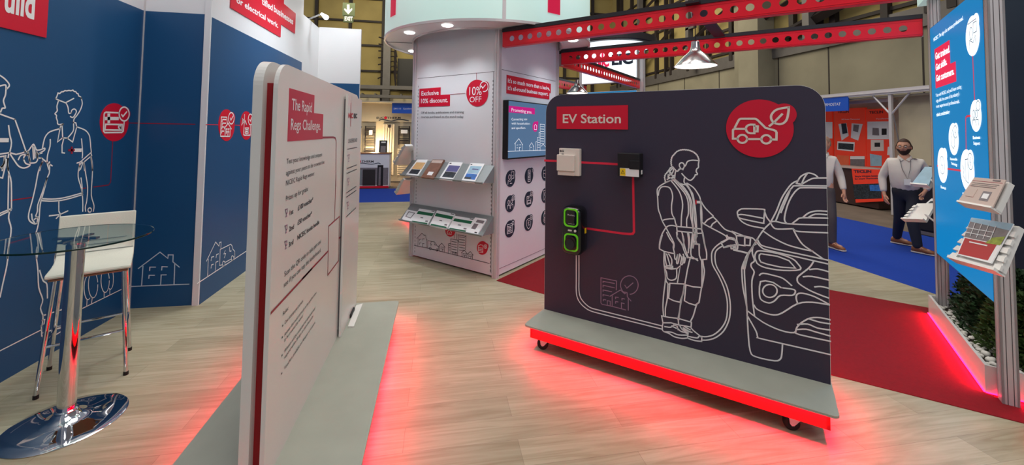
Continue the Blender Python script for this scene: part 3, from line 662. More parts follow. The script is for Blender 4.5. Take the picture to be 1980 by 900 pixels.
# brochure shelves on the left face
def tower_shelf(zb, zf, out, label):
    s = empty('brochure_shelf', PLF.pt(-0.75, zf, 0.0), label, 'shelf', 'sloping brochure shelves on the tower')
    a0, a1 = -1.46, -0.05
    n = Vector((0, out, zb - zf)).normalized()
    up = (PLF.U * (zb - zf) - PLF.N * out).normalized(); nn = PLF.R.cross(up).normalized()
    if nn.z < 0: nn = -nn
    pl = Pl(PLF.pt(0, zf, out), PLF.R, nn, up); L = math.hypot(out, zb - zf)
    slab('tray', pl, rect(a0, 0, a1, L), -0.006, 0.0, 'shelf_metal', s)
    slab('front_lip', pl, rect(a0, -0.008, a1, 0.0), -0.006, 0.022, 'shelf_metal', s)
    for a in (a0, a1):
        bm = B(); vs = [PLF.pt(a, zb, 0), PLF.pt(a, zf - 0.01, 0.0), PLF.pt(a, zf, out)]
        v1 = [bm.verts.new(v) for v in vs]; v2 = [bm.verts.new(v + PLF.R * 0.006) for v in vs]
        bm.faces.new(v1); bm.faces.new(v2[::-1])
        for i in range(3): bm.faces.new((v1[i], v1[(i + 1) % 3], v2[(i + 1) % 3], v2[i]))
        mesh_obj('end_bracket', fixn(bm), 'shelf_metal', s)
    return s, pl, L
V1 = ((750, 270), 9.0)
sh1, ps1, L1 = tower_shelf(1.315, 1.125, 0.205, 'upper sloping grey shelf on the tower holding four separate brochures')
zl = PLF.px(*zpx(*Q1, "888,200")[0])[1]; zf = zl - 0.19
sh2, ps2, L2 = tower_shelf(zl, zf, 0.205, 'lower sloping grey shelf on the tower with green banded leaflets')
def brochure(pl, corners, o, sc, label, m, th, deco, group, cat='brochure', name='brochure'):
    """corners TL TR BR BL in the photo, laid on the sloping plane"""
    C4 = [pl.px(x, y, th) for x, y in zpx(o, sc, corners)]
    c = pl.pt(sum(p[0] for p in C4) / 4, sum(p[1] for p in C4) / 4, 0)
    e = empty(name, c, label, cat, group)
    P = [pl.pt(p[0], p[1], 0.001) for p in C4]
    bm = B(); lo = [bm.verts.new(v) for v in P]; hi = [bm.verts.new(v + pl.N * th) for v in P]
    bm.faces.new(lo); bm.faces.new(hi[::-1])
    for i in range(4): bm.faces.new((lo[i], lo[(i + 1) % 4], hi[(i + 1) % 4], hi[i]))
    mesh_obj('pages', fixn(bm), m, e)
    Qd = Quad([v + pl.N * th for v in P])
    if Qd.N.dot(pl.N) < 0: Qd.N = -Qd.N
    for k, dc in enumerate(deco):
        nm, a0, b0, a1, b1, mm = dc[:6]
        bm = B()
        prism(bm, Qd, rect(a0, b0, a1, b1), 0.0004, 0.0012 + 0.0003 * k); mesh_obj(nm, fixn(bm), mm, e)
    return e
g1 = 'brochures on the upper tower shelf'
brochure(ps1, "515,350 700,352 510,655 300,628", *V1, 'tan and white brochure with a black photo, far left of the upper shelf', 'paper', 0.008, [('tan_panel', .12, .42, .95, .82, 'paper_tan'), ('photo', .15, .14, .9, .40, 'paper_dark')], g1)
brochure(ps1, "780,348 985,352 790,680 575,655", *V1, 'thick glossy brown brochure in a plastic sleeve on the upper shelf', 'paper_brown', 0.022, [('label', .35, .14, .75, .32, 'paper'), ('title_band', .06, .80, .94, .96, 'paper_taupe')], g1)
brochure(ps1, "1075,388 1305,402 1115,718 885,690", *V1, 'white brochure with a violet panel, second from the right on the upper shelf', 'paper', 0.012, [('violet_panel', .14, .46, .97, .80, 'paper_violet'), ('photo', .14, .14, .97, .44, 'paper_dark'), ('logo', .08, .88, .22, .93, 'black_ink')], g1)
brochure(ps1, "1440,410 1685,422 1500,755 1275,725", *V1, 'white brochure with a pale sky blue cover, far right of the upper shelf', 'paper', 0.012, [('sky_panel', .12, .44, .92, .84, 'paper_sky'), ('photo', .12, .14, .92, .42, 'paper_blue'), ('title', .35, .64, .8, .70, 'paper_violet'), ('dark_shrubs', .12, .14, .6, .24, 'paper_dark'), ('logo', .06, .9, .18, .94, 'black_ink')], g1)
g2 = 'leaflets on the lower tower shelf'
V2 = Q1
green = [('green_band', .04, .62, 1.0, .82, 'paper_green'), ('green_footer', .06, .04, .96, .13, 'paper_green'), ('logo', .8, .93, .98, .97, 'black_ink'), ('stamp', .78, .2, .92, .28, 'paper_grey'), ('caption', .4, .40, .55, .44, 'black_ink')]
car = [('title_block', .30, .70, .95, .88, 'paper_grey'), ('line_portrait', .25, .28, .62, .62, 'paper_grey'), ('footer', .70, .08, .9, .14, 'black_ink')]
brochure(ps2, "40,135 160,160 65,265 -15,232", *V2, 'white leaflet with a line drawing overhanging the left end of the lower shelf', 'paper', 0.006, [('line_portrait', .2, .3, .8, .85, 'paper_grey'), ('inner', .28, .36, .72, .78, 'paper')], g2, 'leaflet', 'leaflet')
brochure(ps2, "165,125 325,150 245,295 70,268", *V2, 'green banded leaflet, leftmost of the three on the lower shelf', 'paper', 0.008, green, g2, 'leaflet', 'leaflet')
brochure(ps2, "345,143 528,180 440,337 265,300", *V2, 'green banded leaflet in the middle of the lower shelf, lying on top', 'paper', 0.018, green, g2, 'leaflet', 'leaflet')
brochure(ps2, "530,200 725,232 640,372 455,340", *V2, 'green banded leaflet, rightmost of the three on the lower shelf', 'paper', 0.008, green, g2, 'leaflet', 'leaflet')
brochure(ps2, "735,215 850,235 755,395 635,368", *V2, 'white leaflet with a grey title, far right of the lower shelf', 'paper', 0.016, car, g2, 'leaflet', 'leaflet')

# brochure racks on the hidden side of the tower
def brochure_rack(P4, label, group, teeth=5, parent=None, dark=False, th=0.03, both=False):
    Qd = Quad(P4)
    if Qd.N.z < 0: Qd.N = -Qd.N
    c = sum((Vector(p) for p in P4), Vector()) / 4 - Vector((0, 0, 0.12))
    e = empty('brochure_rack', c, label, 'brochure rack', group)
    bm = B(); prism(bm, Qd, [(0, 0), (1, 0), (1, 1), (0.12, 1)], -th, 0.0); mesh_obj('back_plate', fixn(bm), 'white_gloss', e)
    for k in range(teeth):
        b0 = 0.02 + k * 0.9 / teeth; b1 = b0 + 0.55 / teeth
        bm = B(); s = 0.13 * (b0 + b1) / 2
        prism(bm, Qd, [(s - 0.06, b0), (s + 0.10, b0), (s + 0.14, b1), (s + 0.0, b1)], 0.0, 0.014); mesh_obj('pocket_edge', fixn(bm), 'white_gloss', e)
        if both:
            bm = B(); prism(bm, Qd, [(0.9, b0), (1.03, b0), (1.03, b1), (0.9, b1)], 0.0, 0.012); mesh_obj('pocket_edge', fixn(bm), 'white_gloss', e)
    bm = B(); prism(bm, Qd, [(0, -0.03), (1, -0.03), (1, 0.03), (0, 0.03)], -th, 0.03); mesh_obj('front_lip', fixn(bm), 'white_gloss', e)
    return e, Qd
def quad_px(pts, P0, n): return [on_plane(x, y, P0, n) for x, y in pts]
nE = Vector((-0.55, 0.25, 0.8))
e, Qe = brochure_rack(quad_px(zpx(*V1, "270,82 420,82 420,405 105,405"), (-0.45, 6.05, 1.35), nE), 'white stepped brochure rack, upper of two on the tower side', 'brochure racks on the hidden side of the tower')
slab('sheet', Qe, [(.2, .1), (.95, .1), (.95, .82), (.3, .82)], 0.002, 0.006, 'paper_taupe', e)
e, Qe = brochure_rack(quad_px(zpx(*V1, "240,670 420,665 420,900 130,930"), (-0.45, 6.05, 0.95), nE), 'white stepped brochure rack, lower of two on the tower side', 'brochure racks on the hidden side of the tower')
slab('sheet', Qe, [(.2, .1), (.95, .1), (.95, .82), (.3, .82)], 0.002, 0.006, 'paper_taupe', e)
# ------------------------------------------------------------------ movable boards on wheeled, red lit bases
def caster(parent, p, rz, nm='caster', zt=0.095):
    """swivel caster: bracket with wheel; a part with a wheel sub-part"""
    M = Matrix.Translation(p) @ Matrix.Rotation(rz, 4, 'Z')
    bm = B(); add_box(bm, -0.042, -0.036, zt - 0.006, 0.042, 0.036, zt, M, bev=0.001)
    for s in (-1, 1):
        pl = Pl(M @ Vector((0, s * 0.022 - 0.0015, 0)), M.to_3x3() @ Vector((1, 0, 0)), M.to_3x3() @ Vector((0, 1, 0)))
        prism(bm, pl, [(-0.034, zt - 0.006), (0.034, zt - 0.006), (0.026, zt - 0.026), (-0.006, 0.034), (-0.018, 0.032), (-0.028, 0.044)], 0, 0.003)
    b = mesh_obj(nm, fixn(bm), 'aluminium', parent)
    bm = B(); add_lathe(bm, [(0.0, -0.013), (0.020, -0.015), (0.022, -0.017), (0.036, -0.017), (0.043, -0.012), (0.045, 0.0), (0.043, 0.012), (0.036, 0.017), (0.022, 0.017), (0.020, 0.015), (0, 0.013)], (0, 0, 0), 28)
    R = M @ Matrix.Translation((-0.014, 0, 0.045)) @ Matrix.Rotation(PI / 2, 4, 'X')
    for v in bm.verts: v.co = R @ v.co
    WLOC[b.name] = WLOC[parent.name]; mesh_obj('wheel', fixn(bm), 'rubber', b, smooth=True)
    return b
def lit_base(parent, O, d, n, L, f, bk, zt=0.20):
    """base slab from O along d (length L), reaching f in front (towards n) and bk behind; skirt, LED tape and lamps"""
    pl = Pl((O.x, O.y, 0), d, (0, 0, 1), n)                 # a along d, b towards n, h up
    slab('base_slab', pl, rrect(0, -bk, L, f, 0.035, 5), zt - 0.013, zt, 'grey_plinth', parent)
    i = 0.04; s0, s1 = zt - (0.105 if zt > .18 else .07), zt - 0.013
    for (nm, poly) in (('skirt', rect(i, f - i - 0.018, L - i, f - i)), ('skirt', rect(i, -bk + i, L - i, -bk + i + 0.018)), ('skirt', rect(i, -bk + i, i + 0.018, f - i)), ('skirt', rect(L - i - 0.018, -bk + i, L - i, f - i))):
        slab(nm, pl, poly, s0, s1, 'red_steel', parent)
    for poly, c, ax, ln in ((rect(i, f - i + 0.001, L - i, f - i + 0.012), (L / 2, f - i + 0.014), d, L - 2 * i), (rect(i, -bk + i - 0.012, L - i, -bk + i - 0.001), (L / 2, -bk + i - 0.014), d, L - 2 * i),
                            (rect(i - 0.012, -bk + i, i - 0.001, f - i), (i - 0.014, (f - bk) / 2), n, f + bk - 2 * i), (rect(L - i + 0.001, -bk + i, L - i + 0.012, f - i), (L - i + 0.014, (f - bk) / 2), n, f + bk - 2 * i)):
        slab('led_tape', pl, poly, s1 - 0.006, s1 - 0.001, 'led_red', parent)
        l = bpy.data.lights.new('led_lamp', 'AREA'); l.shape = 'RECTANGLE'; l.size = ln; l.size_y = 0.012; l.energy = 17 * ln * LEDK; l.color = (1, 0.006, 0.055)
        o = bpy.data.objects.new('led_lamp', l); COL.objects.link(o); o.parent = parent
        X = ax.normalized(); out = (pl.pt(*c) - pl.pt(L / 2, (f - bk) / 2)); out.z = 0
        out = out - X * out.dot(X); out.normalize()
        Z = (Vector((0, 0, 1)) * 0.97 - out * 0.24).normalized(); Y = Z.cross(X).normalized()
        P = pl.pt(c[0], c[1], s1 - 0.008) - WLOC[parent.name]
        o.matrix_local = Matrix(((X.x, Y.x, Z.x, P.x), (X.y, Y.y, Z.y, P.y), (X.z, Y.z, Z.z, P.z), (0, 0, 0, 1)))
    return pl
LEDK = 0.25
# ---- EV station board
EO = Vector((0.931, 3.518, 0)); EE = Vector((2.393, 2.206, 0)); ED = (EE - EO).normalized(); EL = (EE - EO).length
EN = Vector((ED.y, -ED.x, 0))
ev = empty('display_board', (EO + EE) / 2, 'dark navy EV Station display board with rounded top on a red lit wheeled base', 'display board')
PE = Pl(EO, ED, EN)
sl = rrect(0, 0.2, EL, 2.045, 0.15, 10, (0, 0, 1, 1))
slab('core_panel', PE, sl, -0.020, -0.0015, 'white_gloss', ev)
panel = slab('printed_panel', PE, rrect(0.002, 0.2, EL - 0.002, 2.043, 0.148, 10, (0, 0, 1, 1)), -0.0015, 0.0, 'navy_graphic', ev)
lit_base(ev, EO - ED * 0.005, ED, EN, EL + 0.01, 0.345, 0.335)
for a, f in ((0.13, 0.24), (EL - 0.20, 0.24), (0.13, -0.24), (EL - 0.2, -0.24)):
    p = EO + ED * a + EN * f; caster(ev, p, math.atan2(ED.y, ED.x) + (0.3 if f > 0 else 2))
A5 = ((1250, 280), 4.5); B5 = ((1250, 450), 4.09); C5 = ((1410, 320), 4.5); D5 = ((1420, 460), 3.6); F5 = ((1060, 480), 5.296); G5 = ((1390, 180), 6.923); H5 = ((1060, 270), 3.915)
def wavy(s, amp, n):
    P = catmull(parse(s), 8); out = []; tot = 0; prev = P[0]
    for p in P:
        tot += math.hypot(p[0] - prev[0], p[1] - prev[1]); prev = p
        out.append((p[0], p[1], tot))
    res = []
    for i, (x, y, t) in enumerate(out):
        a = out[max(0, i - 1)]; b = out[min(len(out) - 1, i + 1)]; dx, dy = b[0] - a[0], b[1] - a[1]; l = math.hypot(dx, dy) or 1
        o = amp * abs(math.sin(PI * t / n)); res.append((x + dy / l * o, y - dx / l * o))
    return res
lines('person_drawing', PE, [
 (*A5, [wavy("222,190 217,150 225,110 245,85 268,62 300,50 335,47 380,55 415,72 440,98 455,138", 5, 17), "457,138 452,170 452,198 437,212 433,235 443,252 438,262 425,262 420,275 405,295 385,310 362,304 330,277 308,252",
  "457,140 405,135 365,142 350,158 342,178 328,194", "318,218 300,208 286,185 290,165 308,157 325,168 329,188 322,205", wavy("222,192 240,212 262,235 278,228 292,214 316,216", 5, 14), wavy("222,192 205,202 190,224 176,242 160,262 155,290 163,325", 5, 17),
  "225,208 200,238 214,246 182,268 214,252 186,282 205,288 180,302", "236,214 229,240 214,262 236,270 216,292 240,287 242,303 200,315 165,328", "252,235 247,270 246,300", "330,290 327,325 341,345", "246,300 280,330 315,345 352,352",
  "245,300 190,320 140,345 105,372 93,400 98,470 103,560 120,610 135,660 170,722", "103,440 110,400 130,370 165,365 200,375 220,410 228,460 218,530 222,600 245,645", "#135,662 160,652 200,646 245,645 252,680 262,710", "170,722 190,708 225,704 262,712",
  "262,700 268,780 265,800 300,850 330,900", "170,722 200,780 238,855 238,900", "170,722 135,780 115,850 112,900", "215,315 260,370 295,430 315,520 305,620 302,705", "235,310 290,370 340,435 362,500 365,600 350,650 350,712",
  "245,305 300,360 360,440 380,510 385,620 400,700 408,780 403,900", "255,308 320,365 370,440 395,520 400,650 412,760 418,835", "345,350 380,400 395,440 410,500 415,620 425,700 430,780 430,850", "350,340 385,400 405,440 425,560 435,700 438,800", "352,335 405,370 440,415 470,480 472,600 480,735",
  "470,480 482,600 480,725", "470,485 510,550 580,620", "#480,670 500,690 530,655 580,628 615,662 575,690 557,722 500,690", "615,662 680,735 745,760", "557,722 640,765 690,795 700,815", "#262,712 330,718 400,725 480,735 487,770 440,774 400,767 265,752",
  "308,762 325,830 320,890", "365,765 375,830 370,900", "487,770 500,840 512,900", "#405,900 412,860 460,868 460,900", "700,788 710,805 745,812 770,830 782,860 795,870", "745,762 780,790 785,830 795,865", "745,755 850,795 920,812 947,836",
  "#782,792 855,797 855,880 800,872", "#855,808 905,815 900,878 855,875", "650,858 685,838 720,820 770,832", "#650,858 672,896 745,880"]),
 (*B5, ["125,20 108,80 103,128", "#103,130 140,150 222,168", "160,0 185,50 213,90 212,120 222,165", "238,0 245,45 280,95 300,150 315,182 325,200", "222,165 224,205 234,212 246,175", "246,175 238,238 250,240 262,175", "262,170 278,200 270,248 284,250 291,190", "290,172 300,205 290,236 300,238 308,200", "#325,200 358,195", "358,195 350,160 355,100 365,0",
  "285,20 295,80 310,140 330,195", "325,0 335,80 330,160", "#358,205 402,210", "#365,195 405,222", "#370,90 415,95 418,180 430,215 475,212", "475,210 475,160 460,90 445,0", "#375,85 382,60 385,0", "#397,90 390,60 400,0",
  "146,165 150,220 162,270", "160,170 172,210 187,262", "175,170 200,215 197,272", "#148,270 160,262 207,268 208,280 150,278", "#145,280 195,290 238,285", "238,285 236,360 195,378 165,360 160,320 145,282",
  "140,155 138,230 145,300 150,370 135,500 130,590 135,655", "170,405 165,520 150,600 150,660", "#243,285 268,262 245,395", "145,300 155,380 175,410", "#185,402 300,408 290,480 265,552 215,540 175,520 185,402", "345,205 325,290 305,400 280,520 265,600 255,690", "290,480 270,560 262,620 248,690",
  "#312,415 370,430 435,435 415,555 385,575 335,560 300,540 312,415", "435,215 440,300 437,435", "445,215 450,260 458,310 445,400 437,435", "412,555 395,575 370,660 345,708",
  "#120,660 180,672 250,680 255,732 195,715 130,715 120,660", "#250,680 355,710 353,750 320,742 258,732", "130,715 125,765 140,785 180,800 220,825 280,838 325,835", "#325,835 328,802 300,790", "300,790 268,780 245,755", "145,745 190,750 215,735 240,742 250,770", "#215,725 245,745", "#200,740 235,758", "140,785 200,790 250,810 325,812",
  "262,735 285,770 330,795", "330,838 380,855 436,862", "#436,862 438,830", "438,830 400,800 365,770 345,745", "280,765 300,770 330,782 360,790", "#300,745 345,770", "#290,755 330,778", "330,822 400,835 415,822 438,828",
  "670,100 670,128 690,122 690,100", "700,95 704,130 719,130 722,100", "685,105 690,135 705,130 705,105", "690,140 740,150 800,162 830,140", "#610,118 650,105 700,98 725,98 715,75 690,45"]),
 (*D5, []),
], 0.0088, 0.0012, 'white_ink', panel)
lines('cable_drawing', PE, [
 (*B5, ["590,80 550,110 520,150 515,200 525,260 570,340 610,430 635,520 640,600 630,690 590,760 530,810 470,825 438,822", "605,105 565,130 545,160 542,210 555,270 600,350 640,440 660,540 663,620 650,700 610,780 550,830 490,850 440,852", "#590,77 655,45", "#590,77 610,118"]),
 (*F5, ["287,55 287,300 287,440 300,515 335,572 385,617 440,647 560,680 800,740 1170,833", "315,55 315,300 315,430 330,505 370,562 430,610 500,632 700,682 1000,757 1170,800"]),
], 0.0085, 0.0014, 'white_ink', panel)
lines('car_drawing', PE, [
 (*C5, ["75,435 72,405 95,385 130,378 290,382 308,395 304,440 300,495 285,502 130,470 85,455 75,435", "85,430 130,430 300,462", "78,450 110,490 180,525 300,548", "308,400 325,450 360,495", "360,495 410,400 450,300 490,230 545,160 600,132", "#585,158 600,130", "600,130 625,95 680,68 720,72 750,85 775,108", "#585,158 630,165", "630,165 650,115 680,70", "630,165 690,130 740,112 845,110",
  "#450,412 475,350", "475,350 500,290 532,210", "405,485 450,370 500,260 550,190 590,178 845,180", "500,505 482,480 485,430 510,340 550,260 600,205 650,195 845,197", "360,495 400,488 500,508 680,516 855,520", "545,510 590,475 635,457 855,460", "640,455 690,415 760,397 850,400", "695,450 750,425 850,430",
  "360,500 380,535 420,555 555,552", "#555,552 575,570", "575,570 630,578 855,588", "555,552 590,620 640,690 725,750 820,817", "300,575 380,630 500,690 620,725 725,748", "360,500 300,560 240,650 190,730 145,800 120,900", "240,655 170,770 135,900", "245,640 265,680 320,710 600,770 855,825", "235,665 280,715 340,740 600,800 855,858",
  "170,768 130,755 40,735"]),
 (*D5, ["150,160 142,130 155,98 190,92 300,110 400,145 440,180 458,222 340,228 220,210 165,185 150,160", "#185,112 300,130 380,160 425,212 320,205 230,185 185,170", "185,170 174,150 174,122 185,112", "75,150 55,200 52,240 60,350 85,480 95,650 110,790 150,830 280,858 320,845 330,810 335,740", "97,120 75,180 70,250 80,400 88,508", "85,505 200,590 320,645 415,662 435,625 470,590 530,560 600,558 665,572", "88,540 150,650 162,692 182,703 420,758 668,815",
  "150,45 130,60 125,110 140,160 118,180 118,205 138,240 122,300 125,420 140,545", "137,470 160,500 230,530 290,538 340,520 440,460 540,450 660,468", ell(247, 371, 50, 45), "#175,340 182,306 215,300 270,312 325,348", "175,340 175,400 190,435 240,455 280,440 320,403 400,402 422,385 415,362 338,350", "175,262 200,248 280,265 340,285 398,333",
  "550,168 520,210 450,265 437,290 450,320 520,365 600,400 655,420", "525,222 580,218 655,237", "480,272 540,270 655,295", "560,343 600,340 655,352", "440,458 430,420 440,392 480,388 560,412 660,465", "440,605 510,602 580,630 665,643", "435,640 500,638 560,655 665,685", "427,655 450,675 668,722", "525,568 600,590 665,600"]),
], 0.0088, 0.0016, 'white_ink', panel)
lines('building_drawing', PE, [(*F5, ["#555,578 655,598", "540,558 543,570 555,578", "#540,558 540,305 700,338 697,430", "#562,355 562,342 678,363", "#562,400 562,382 678,408", "#562,445 562,430 650,448", "#562,492 562,478 618,490", "#565,542 565,528 590,532", "#605,588 605,540 635,545 635,595", "#632,495 740,430 782,470 782,452 808,458 810,500 848,543", "#655,490 655,598 795,635", "#820,520 820,638", "#690,520 690,503 718,508", "#755,533 755,517 782,522", "#690,567 690,548 715,553", "#750,620 750,562 778,570",
   "#785,382 805,412 868,358", ell(831, 380, 90, 95, 40, -245, 85)])], 0.0065, 0.0012, 'dim_ink', panel, smooth=0)
for wp in ("#-25,159 70,163", "#225,172 520,187", "#642,285 650,700 640,714 620,716 560,712 300,675"): lines('wiring_line', PE, [(*H5, [wp])], 0.0175, 0.0012, 'red_line', panel, smooth=0)
t = zpx((1050, 150), 2.572, "70,148 420,140 423,258 70,256")
q = pxpoly(PE, t)
sp = slab('sign_plate', PE, rect(q[0][0], (q[3][1]), q[2][0], q[0][1] + 0.004), 0, 0.007, 'red_ink', ev)
zz = zpx((1050, 150), 2.572, "98,226 387,227")
texts('lettering', PE, [('EV Station', zz[0], zz[1], zz[0][1] - 17.5, 0.015)], 0.0085, 'cream_plastic', sp)
bm = B()
cb = PE.px(*zpx(*G5, [(533, 475)])[0]); cl = PE.px(*zpx(*G5, [(870, 290)])[0])
R0 = (PE.px(*zpx(*G5, [(985, 475)])[0])[0] - PE.px(*zpx(*G5, [(83, 475)])[0])[0]) / 2
prism(bm, PE, ell(cb[0], cb[1], R0, R0, 56), 0, 0.007); prism(bm, PE, ell(cl[0], cl[1], R0 * .355, R0 * .375, 40), 0, 0.0074)
bg = mesh_obj('icon_badge', fixn(bm), 'red_ink', ev)
lines('icon_drawing', PE, [(*G5, ["#215,460 262,370 275,352 295,345 480,345 500,350 520,365 625,468 735,497 762,510 772,530 770,625 700,622", "#568,618 380,618", "#250,612 188,612 188,500 195,488 215,480 360,480", ell(314, 615, 63, 54), ell(634, 621, 65, 56), "#475,425 425,423 395,430 370,450 360,480 370,510 390,530 425,540 475,540 475,425", "#480,445 520,447 517,515 480,515",
   "718,378 700,345 705,290 760,230 850,203 935,192", "935,192 930,260 910,350 870,400 810,418 742,402", "#680,440 740,392 845,285"])], 0.0135, 0.009, 'cream_plastic', bg, smooth=4)
lines('logo_mark', PE, [(*A5, ["#432,485 432,515"])], 0.010, 0.002, 'red_ink', panel, smooth=0)
lines('logo_block', PE, [(*A5, ["#445,500 460,501"])], 0.018, 0.002, 'white_ink', panel, smooth=0)

# ---- things mounted on the EV board
def mounted(name, label, cat, x, y): return empty(name, PE.pt(*PE.px(x, y)), label, cat)
def pbox(nm, pl, a0, b0, a1, b1, h0, h1, m, parent, bev=0.004):
    bm = B(); vs = add_box(bm, a0, b0, h0, a1, b1, h1, bev=bev); M = pl.mat4()
    for v in bm.verts: v.co = M @ v.co
    return mesh_obj(nm, fixn(bm), m, parent)
cu = mounted('consumer_unit', 'cream plastic consumer unit mounted on the board beside the black box', 'electrical box', 1098, 338)
q = pxpoly(PE, zpx(*H5, "73,268 203,272 203,70 76,66"), 0.055)
a0, a1, z0, z1 = q[0][0], q[1][0], q[0][1], q[3][1]
pbox('housing', PE, a0 + 0.004, z0, a1 + 0.034, z1, 0, 0.045, 'cream_plastic', cu)
pbox('cover', PE, a0 - 0.004, z0 + (z1 - z0) * .16, a1, z0 + (z1 - z0) * .77, 0.045, 0.075, 'cream_plastic', cu, 0.006)
pbox('lower_flap', PE, a0, z0, a1 - .004, z0 + (z1 - z0) * .15, 0.045, 0.062, 'cream_plastic', cu)
bm = B(); add_text(bm, PE, 'BG', (a0 + 0.012, z1 - 0.03), (a0 + 0.05, z1 - 0.03), 0.016, 0.0465, 0.03); mesh_obj('logo', bm, 'black_ink', cu)
pbox('catch', PE, a0 + 0.03, z0 + (z1 - z0) * .78, a0 + 0.05, z0 + (z1 - z0) * .80, 0.045, 0.05, 'alu_dark', cu, 0.001)
bb = mounted('junction_box', 'black plastic junction box with a yellow warning label on the board', 'electrical box', 1222, 340)
q = pxpoly(PE, zpx(*H5, "522,278 690,285 690,108 522,102"), 0.11)
a0, a1, z0, z1 = q[0][0], q[1][0], q[0][1], q[3][1]
pbox('housing', PE, a0, z0, a1, z1, 0, 0.105, 'matt_black', bb, 0.005)
pbox('hinged_cover', PE, a0 + (a1 - a0) * .55, z0 + (z1 - z0) * .33, a1 + .003, z0 + (z1 - z0) * .70, 0.103, 0.112, 'matt_black', bb, 0.003)
lb = pbox('warning_label', PE, a0 + (a1 - a0) * .12, z0 + 0.004, a1 - .004, z0 + (z1 - z0) * .36, 0.104, 0.108, 'paper', bb, 0.0005)
pbox('yellow_patch', PE, a0 + (a1 - a0) * .13, z0 + 0.006, a0 + (a1 - a0) * .38, z0 + (z1 - z0) * .35, 0.1075, 0.1085, 'yellow', lb, 0.0002)
aa = a0 + (a1 - a0) * .255; zc = z0 + (z1 - z0) * .2; bm = B()
for P in ([(aa - .013, zc - .012), (aa + .013, zc - .012), (aa, zc + .014), (aa - .013, zc - .012)], [(aa, zc - .003), (aa, zc + .006)]): ribbon(bm, PE, P, 0.003, 0.1092)
mesh_obj('warning_sign', bm, 'black_ink', lb)
pbox('side_switch', Pl(PE.pt(a1, 0, 0), -PE.N, PE.R), -0.06, z0 + 0.02, -0.035, z0 + 0.05, -0.001, 0.004, 'paper', bb, 0.001)
# EV charger
ch = mounted('ev_charger', 'glossy black wall charger with two lime green rings on the board', 'charger', 1113, 488)
HC = 0.145
X5 = ((1080, 390), 8.186)
q = pxpoly(PE, zpx(*X5, "60,815 325,815 325,95 60,95"), HC)
a0, a1, z0, z1 = q[0][0], q[1][0], q[0][1] + 0.006, q[3][1] - 0.004
def shell(h): k = 1 - max(0, (h - 0.09)) * 6 * 0.1; m = (a0 + a1) / 2; mz = (z0 + z1) / 2; e = 0.016 if h < 0.09 else (0.014 if h < 0.115 else 0.0); return rrect(a0 - e, z0 - e, a1 + e, z1 + e, 0.055 + e * .5, 8)
bm = B(); prev = None
for h, e in ((0, .004), (.03, .018), (.108, .018), (.132, .010), (.143, .002), (.146, -.004)):
    r = [bm.verts.new(PE.pt(a, b, h)) for a, b in rrect(a0 - e, z0 - e, a1 + e, z1 + e, 0.05 + e * .5, 8)]
    if prev:
        for i in range(len(r)): bm.faces.new((prev[i], prev[(i + 1) % len(r)], r[(i + 1) % len(r)], r[i]))
    else: bm.faces.new(r[::-1])
    prev = r
bm.faces.new(prev); autosmooth(mesh_obj('casing', fixn(bm), 'gloss_black', ch))
def ring(nm, outer, wdt, h, m):
    bm = B(); P = outer; n = len(P); cx = sum(p[0] for p in P) / n; cy = sum(p[1] for p in P) / n
    hw = max(p[0] for p in P) - cx; hh = max(p[1] for p in P) - cy
    I = [(cx + (p[0] - cx) * (hw - wdt) / hw, cy + (p[1] - cy) * (hh - wdt) / hh) for p in P]
    v = [[bm.verts.new(PE.pt(a, b, hh_)) for a, b in L] for L, hh_ in ((P, HC), (P, h), (I, h), (I, HC))]
    for r1, r2 in zip(v, v[1:]):
        for i in range(n): bm.faces.new((r1[i], r1[(i + 1) % n], r2[(i + 1) % n], r2[i]))
    return mesh_obj(nm, fixn(bm), m, ch)
q1 = pxpoly(PE, zpx(*X5, "88,400 312,418 310,108 95,100"), HC)
ring('upper_ring', rrect(q1[0][0], q1[1][1], q1[1][0], q1[3][1], 0.032, 8), 0.011, HC + 0.009, 'lime')
q2 = pxpoly(PE, zpx(*X5, "92,785 312,805 305,505 92,492"), HC)
ring('lower_ring', rrect(q2[0][0], q2[1][1], q2[1][0], q2[3][1], 0.032, 8), 0.011, HC + 0.009, 'lime')
ca, cz = (q2[0][0] + q2[1][0]) / 2, (q2[1][1] + q2[3][1]) / 2
sk = slab('socket_cover', PE, ell(ca, cz - .004, 0.046, 0.052, 36), HC, HC + 0.024, 'matt_black', ch)
slab('socket_lid', PE, ell(ca, cz - .008, 0.036, 0.040, 36), HC + 0.024, HC + 0.03, 'gloss_black', sk)
bm = B(); zt = (q1[1][1] + q1[3][1]) / 2; am = (q1[0][0] + q1[1][0]) / 2
add_text(bm, PE, 'Rolec', (am - .030, zt + 0.015), (am + .032, zt + 0.015), 0.014, HC + 0.003, 0.0)
add_text(bm, PE, 'wallpod', (am - .026, zt - 0.05), (am + .028, zt - 0.05), 0.007, HC + 0.003, 0.0)
mesh_obj('logo', bm, 'aluminium', ch)
q = pxpoly(PE, zpx(*X5, "180,457 265,468"), HC)
slab('keyhole_label', PE, rrect(q[0][0] - .017, q[0][1] - .006, q[0][0] + .017, q[0][1] + .006, 0.005, 4), HC, HC + 0.004, 'cream_plastic', ch)
slab('key_switch', PE, ell(q[1][0], q[1][1], 0.010, 0.010, 20), HC, HC + 0.006, 'cream_plastic', ch)
pbox('side_label', Pl(PE.pt(a1 + 0.018, 0, 0), -PE.N, PE.R), -0.075, (z0 + z1) / 2 - 0.02, -0.045, (z0 + z1) / 2 + 0.02, -0.001, 0.003, 'yellow', ch, 0.0005)

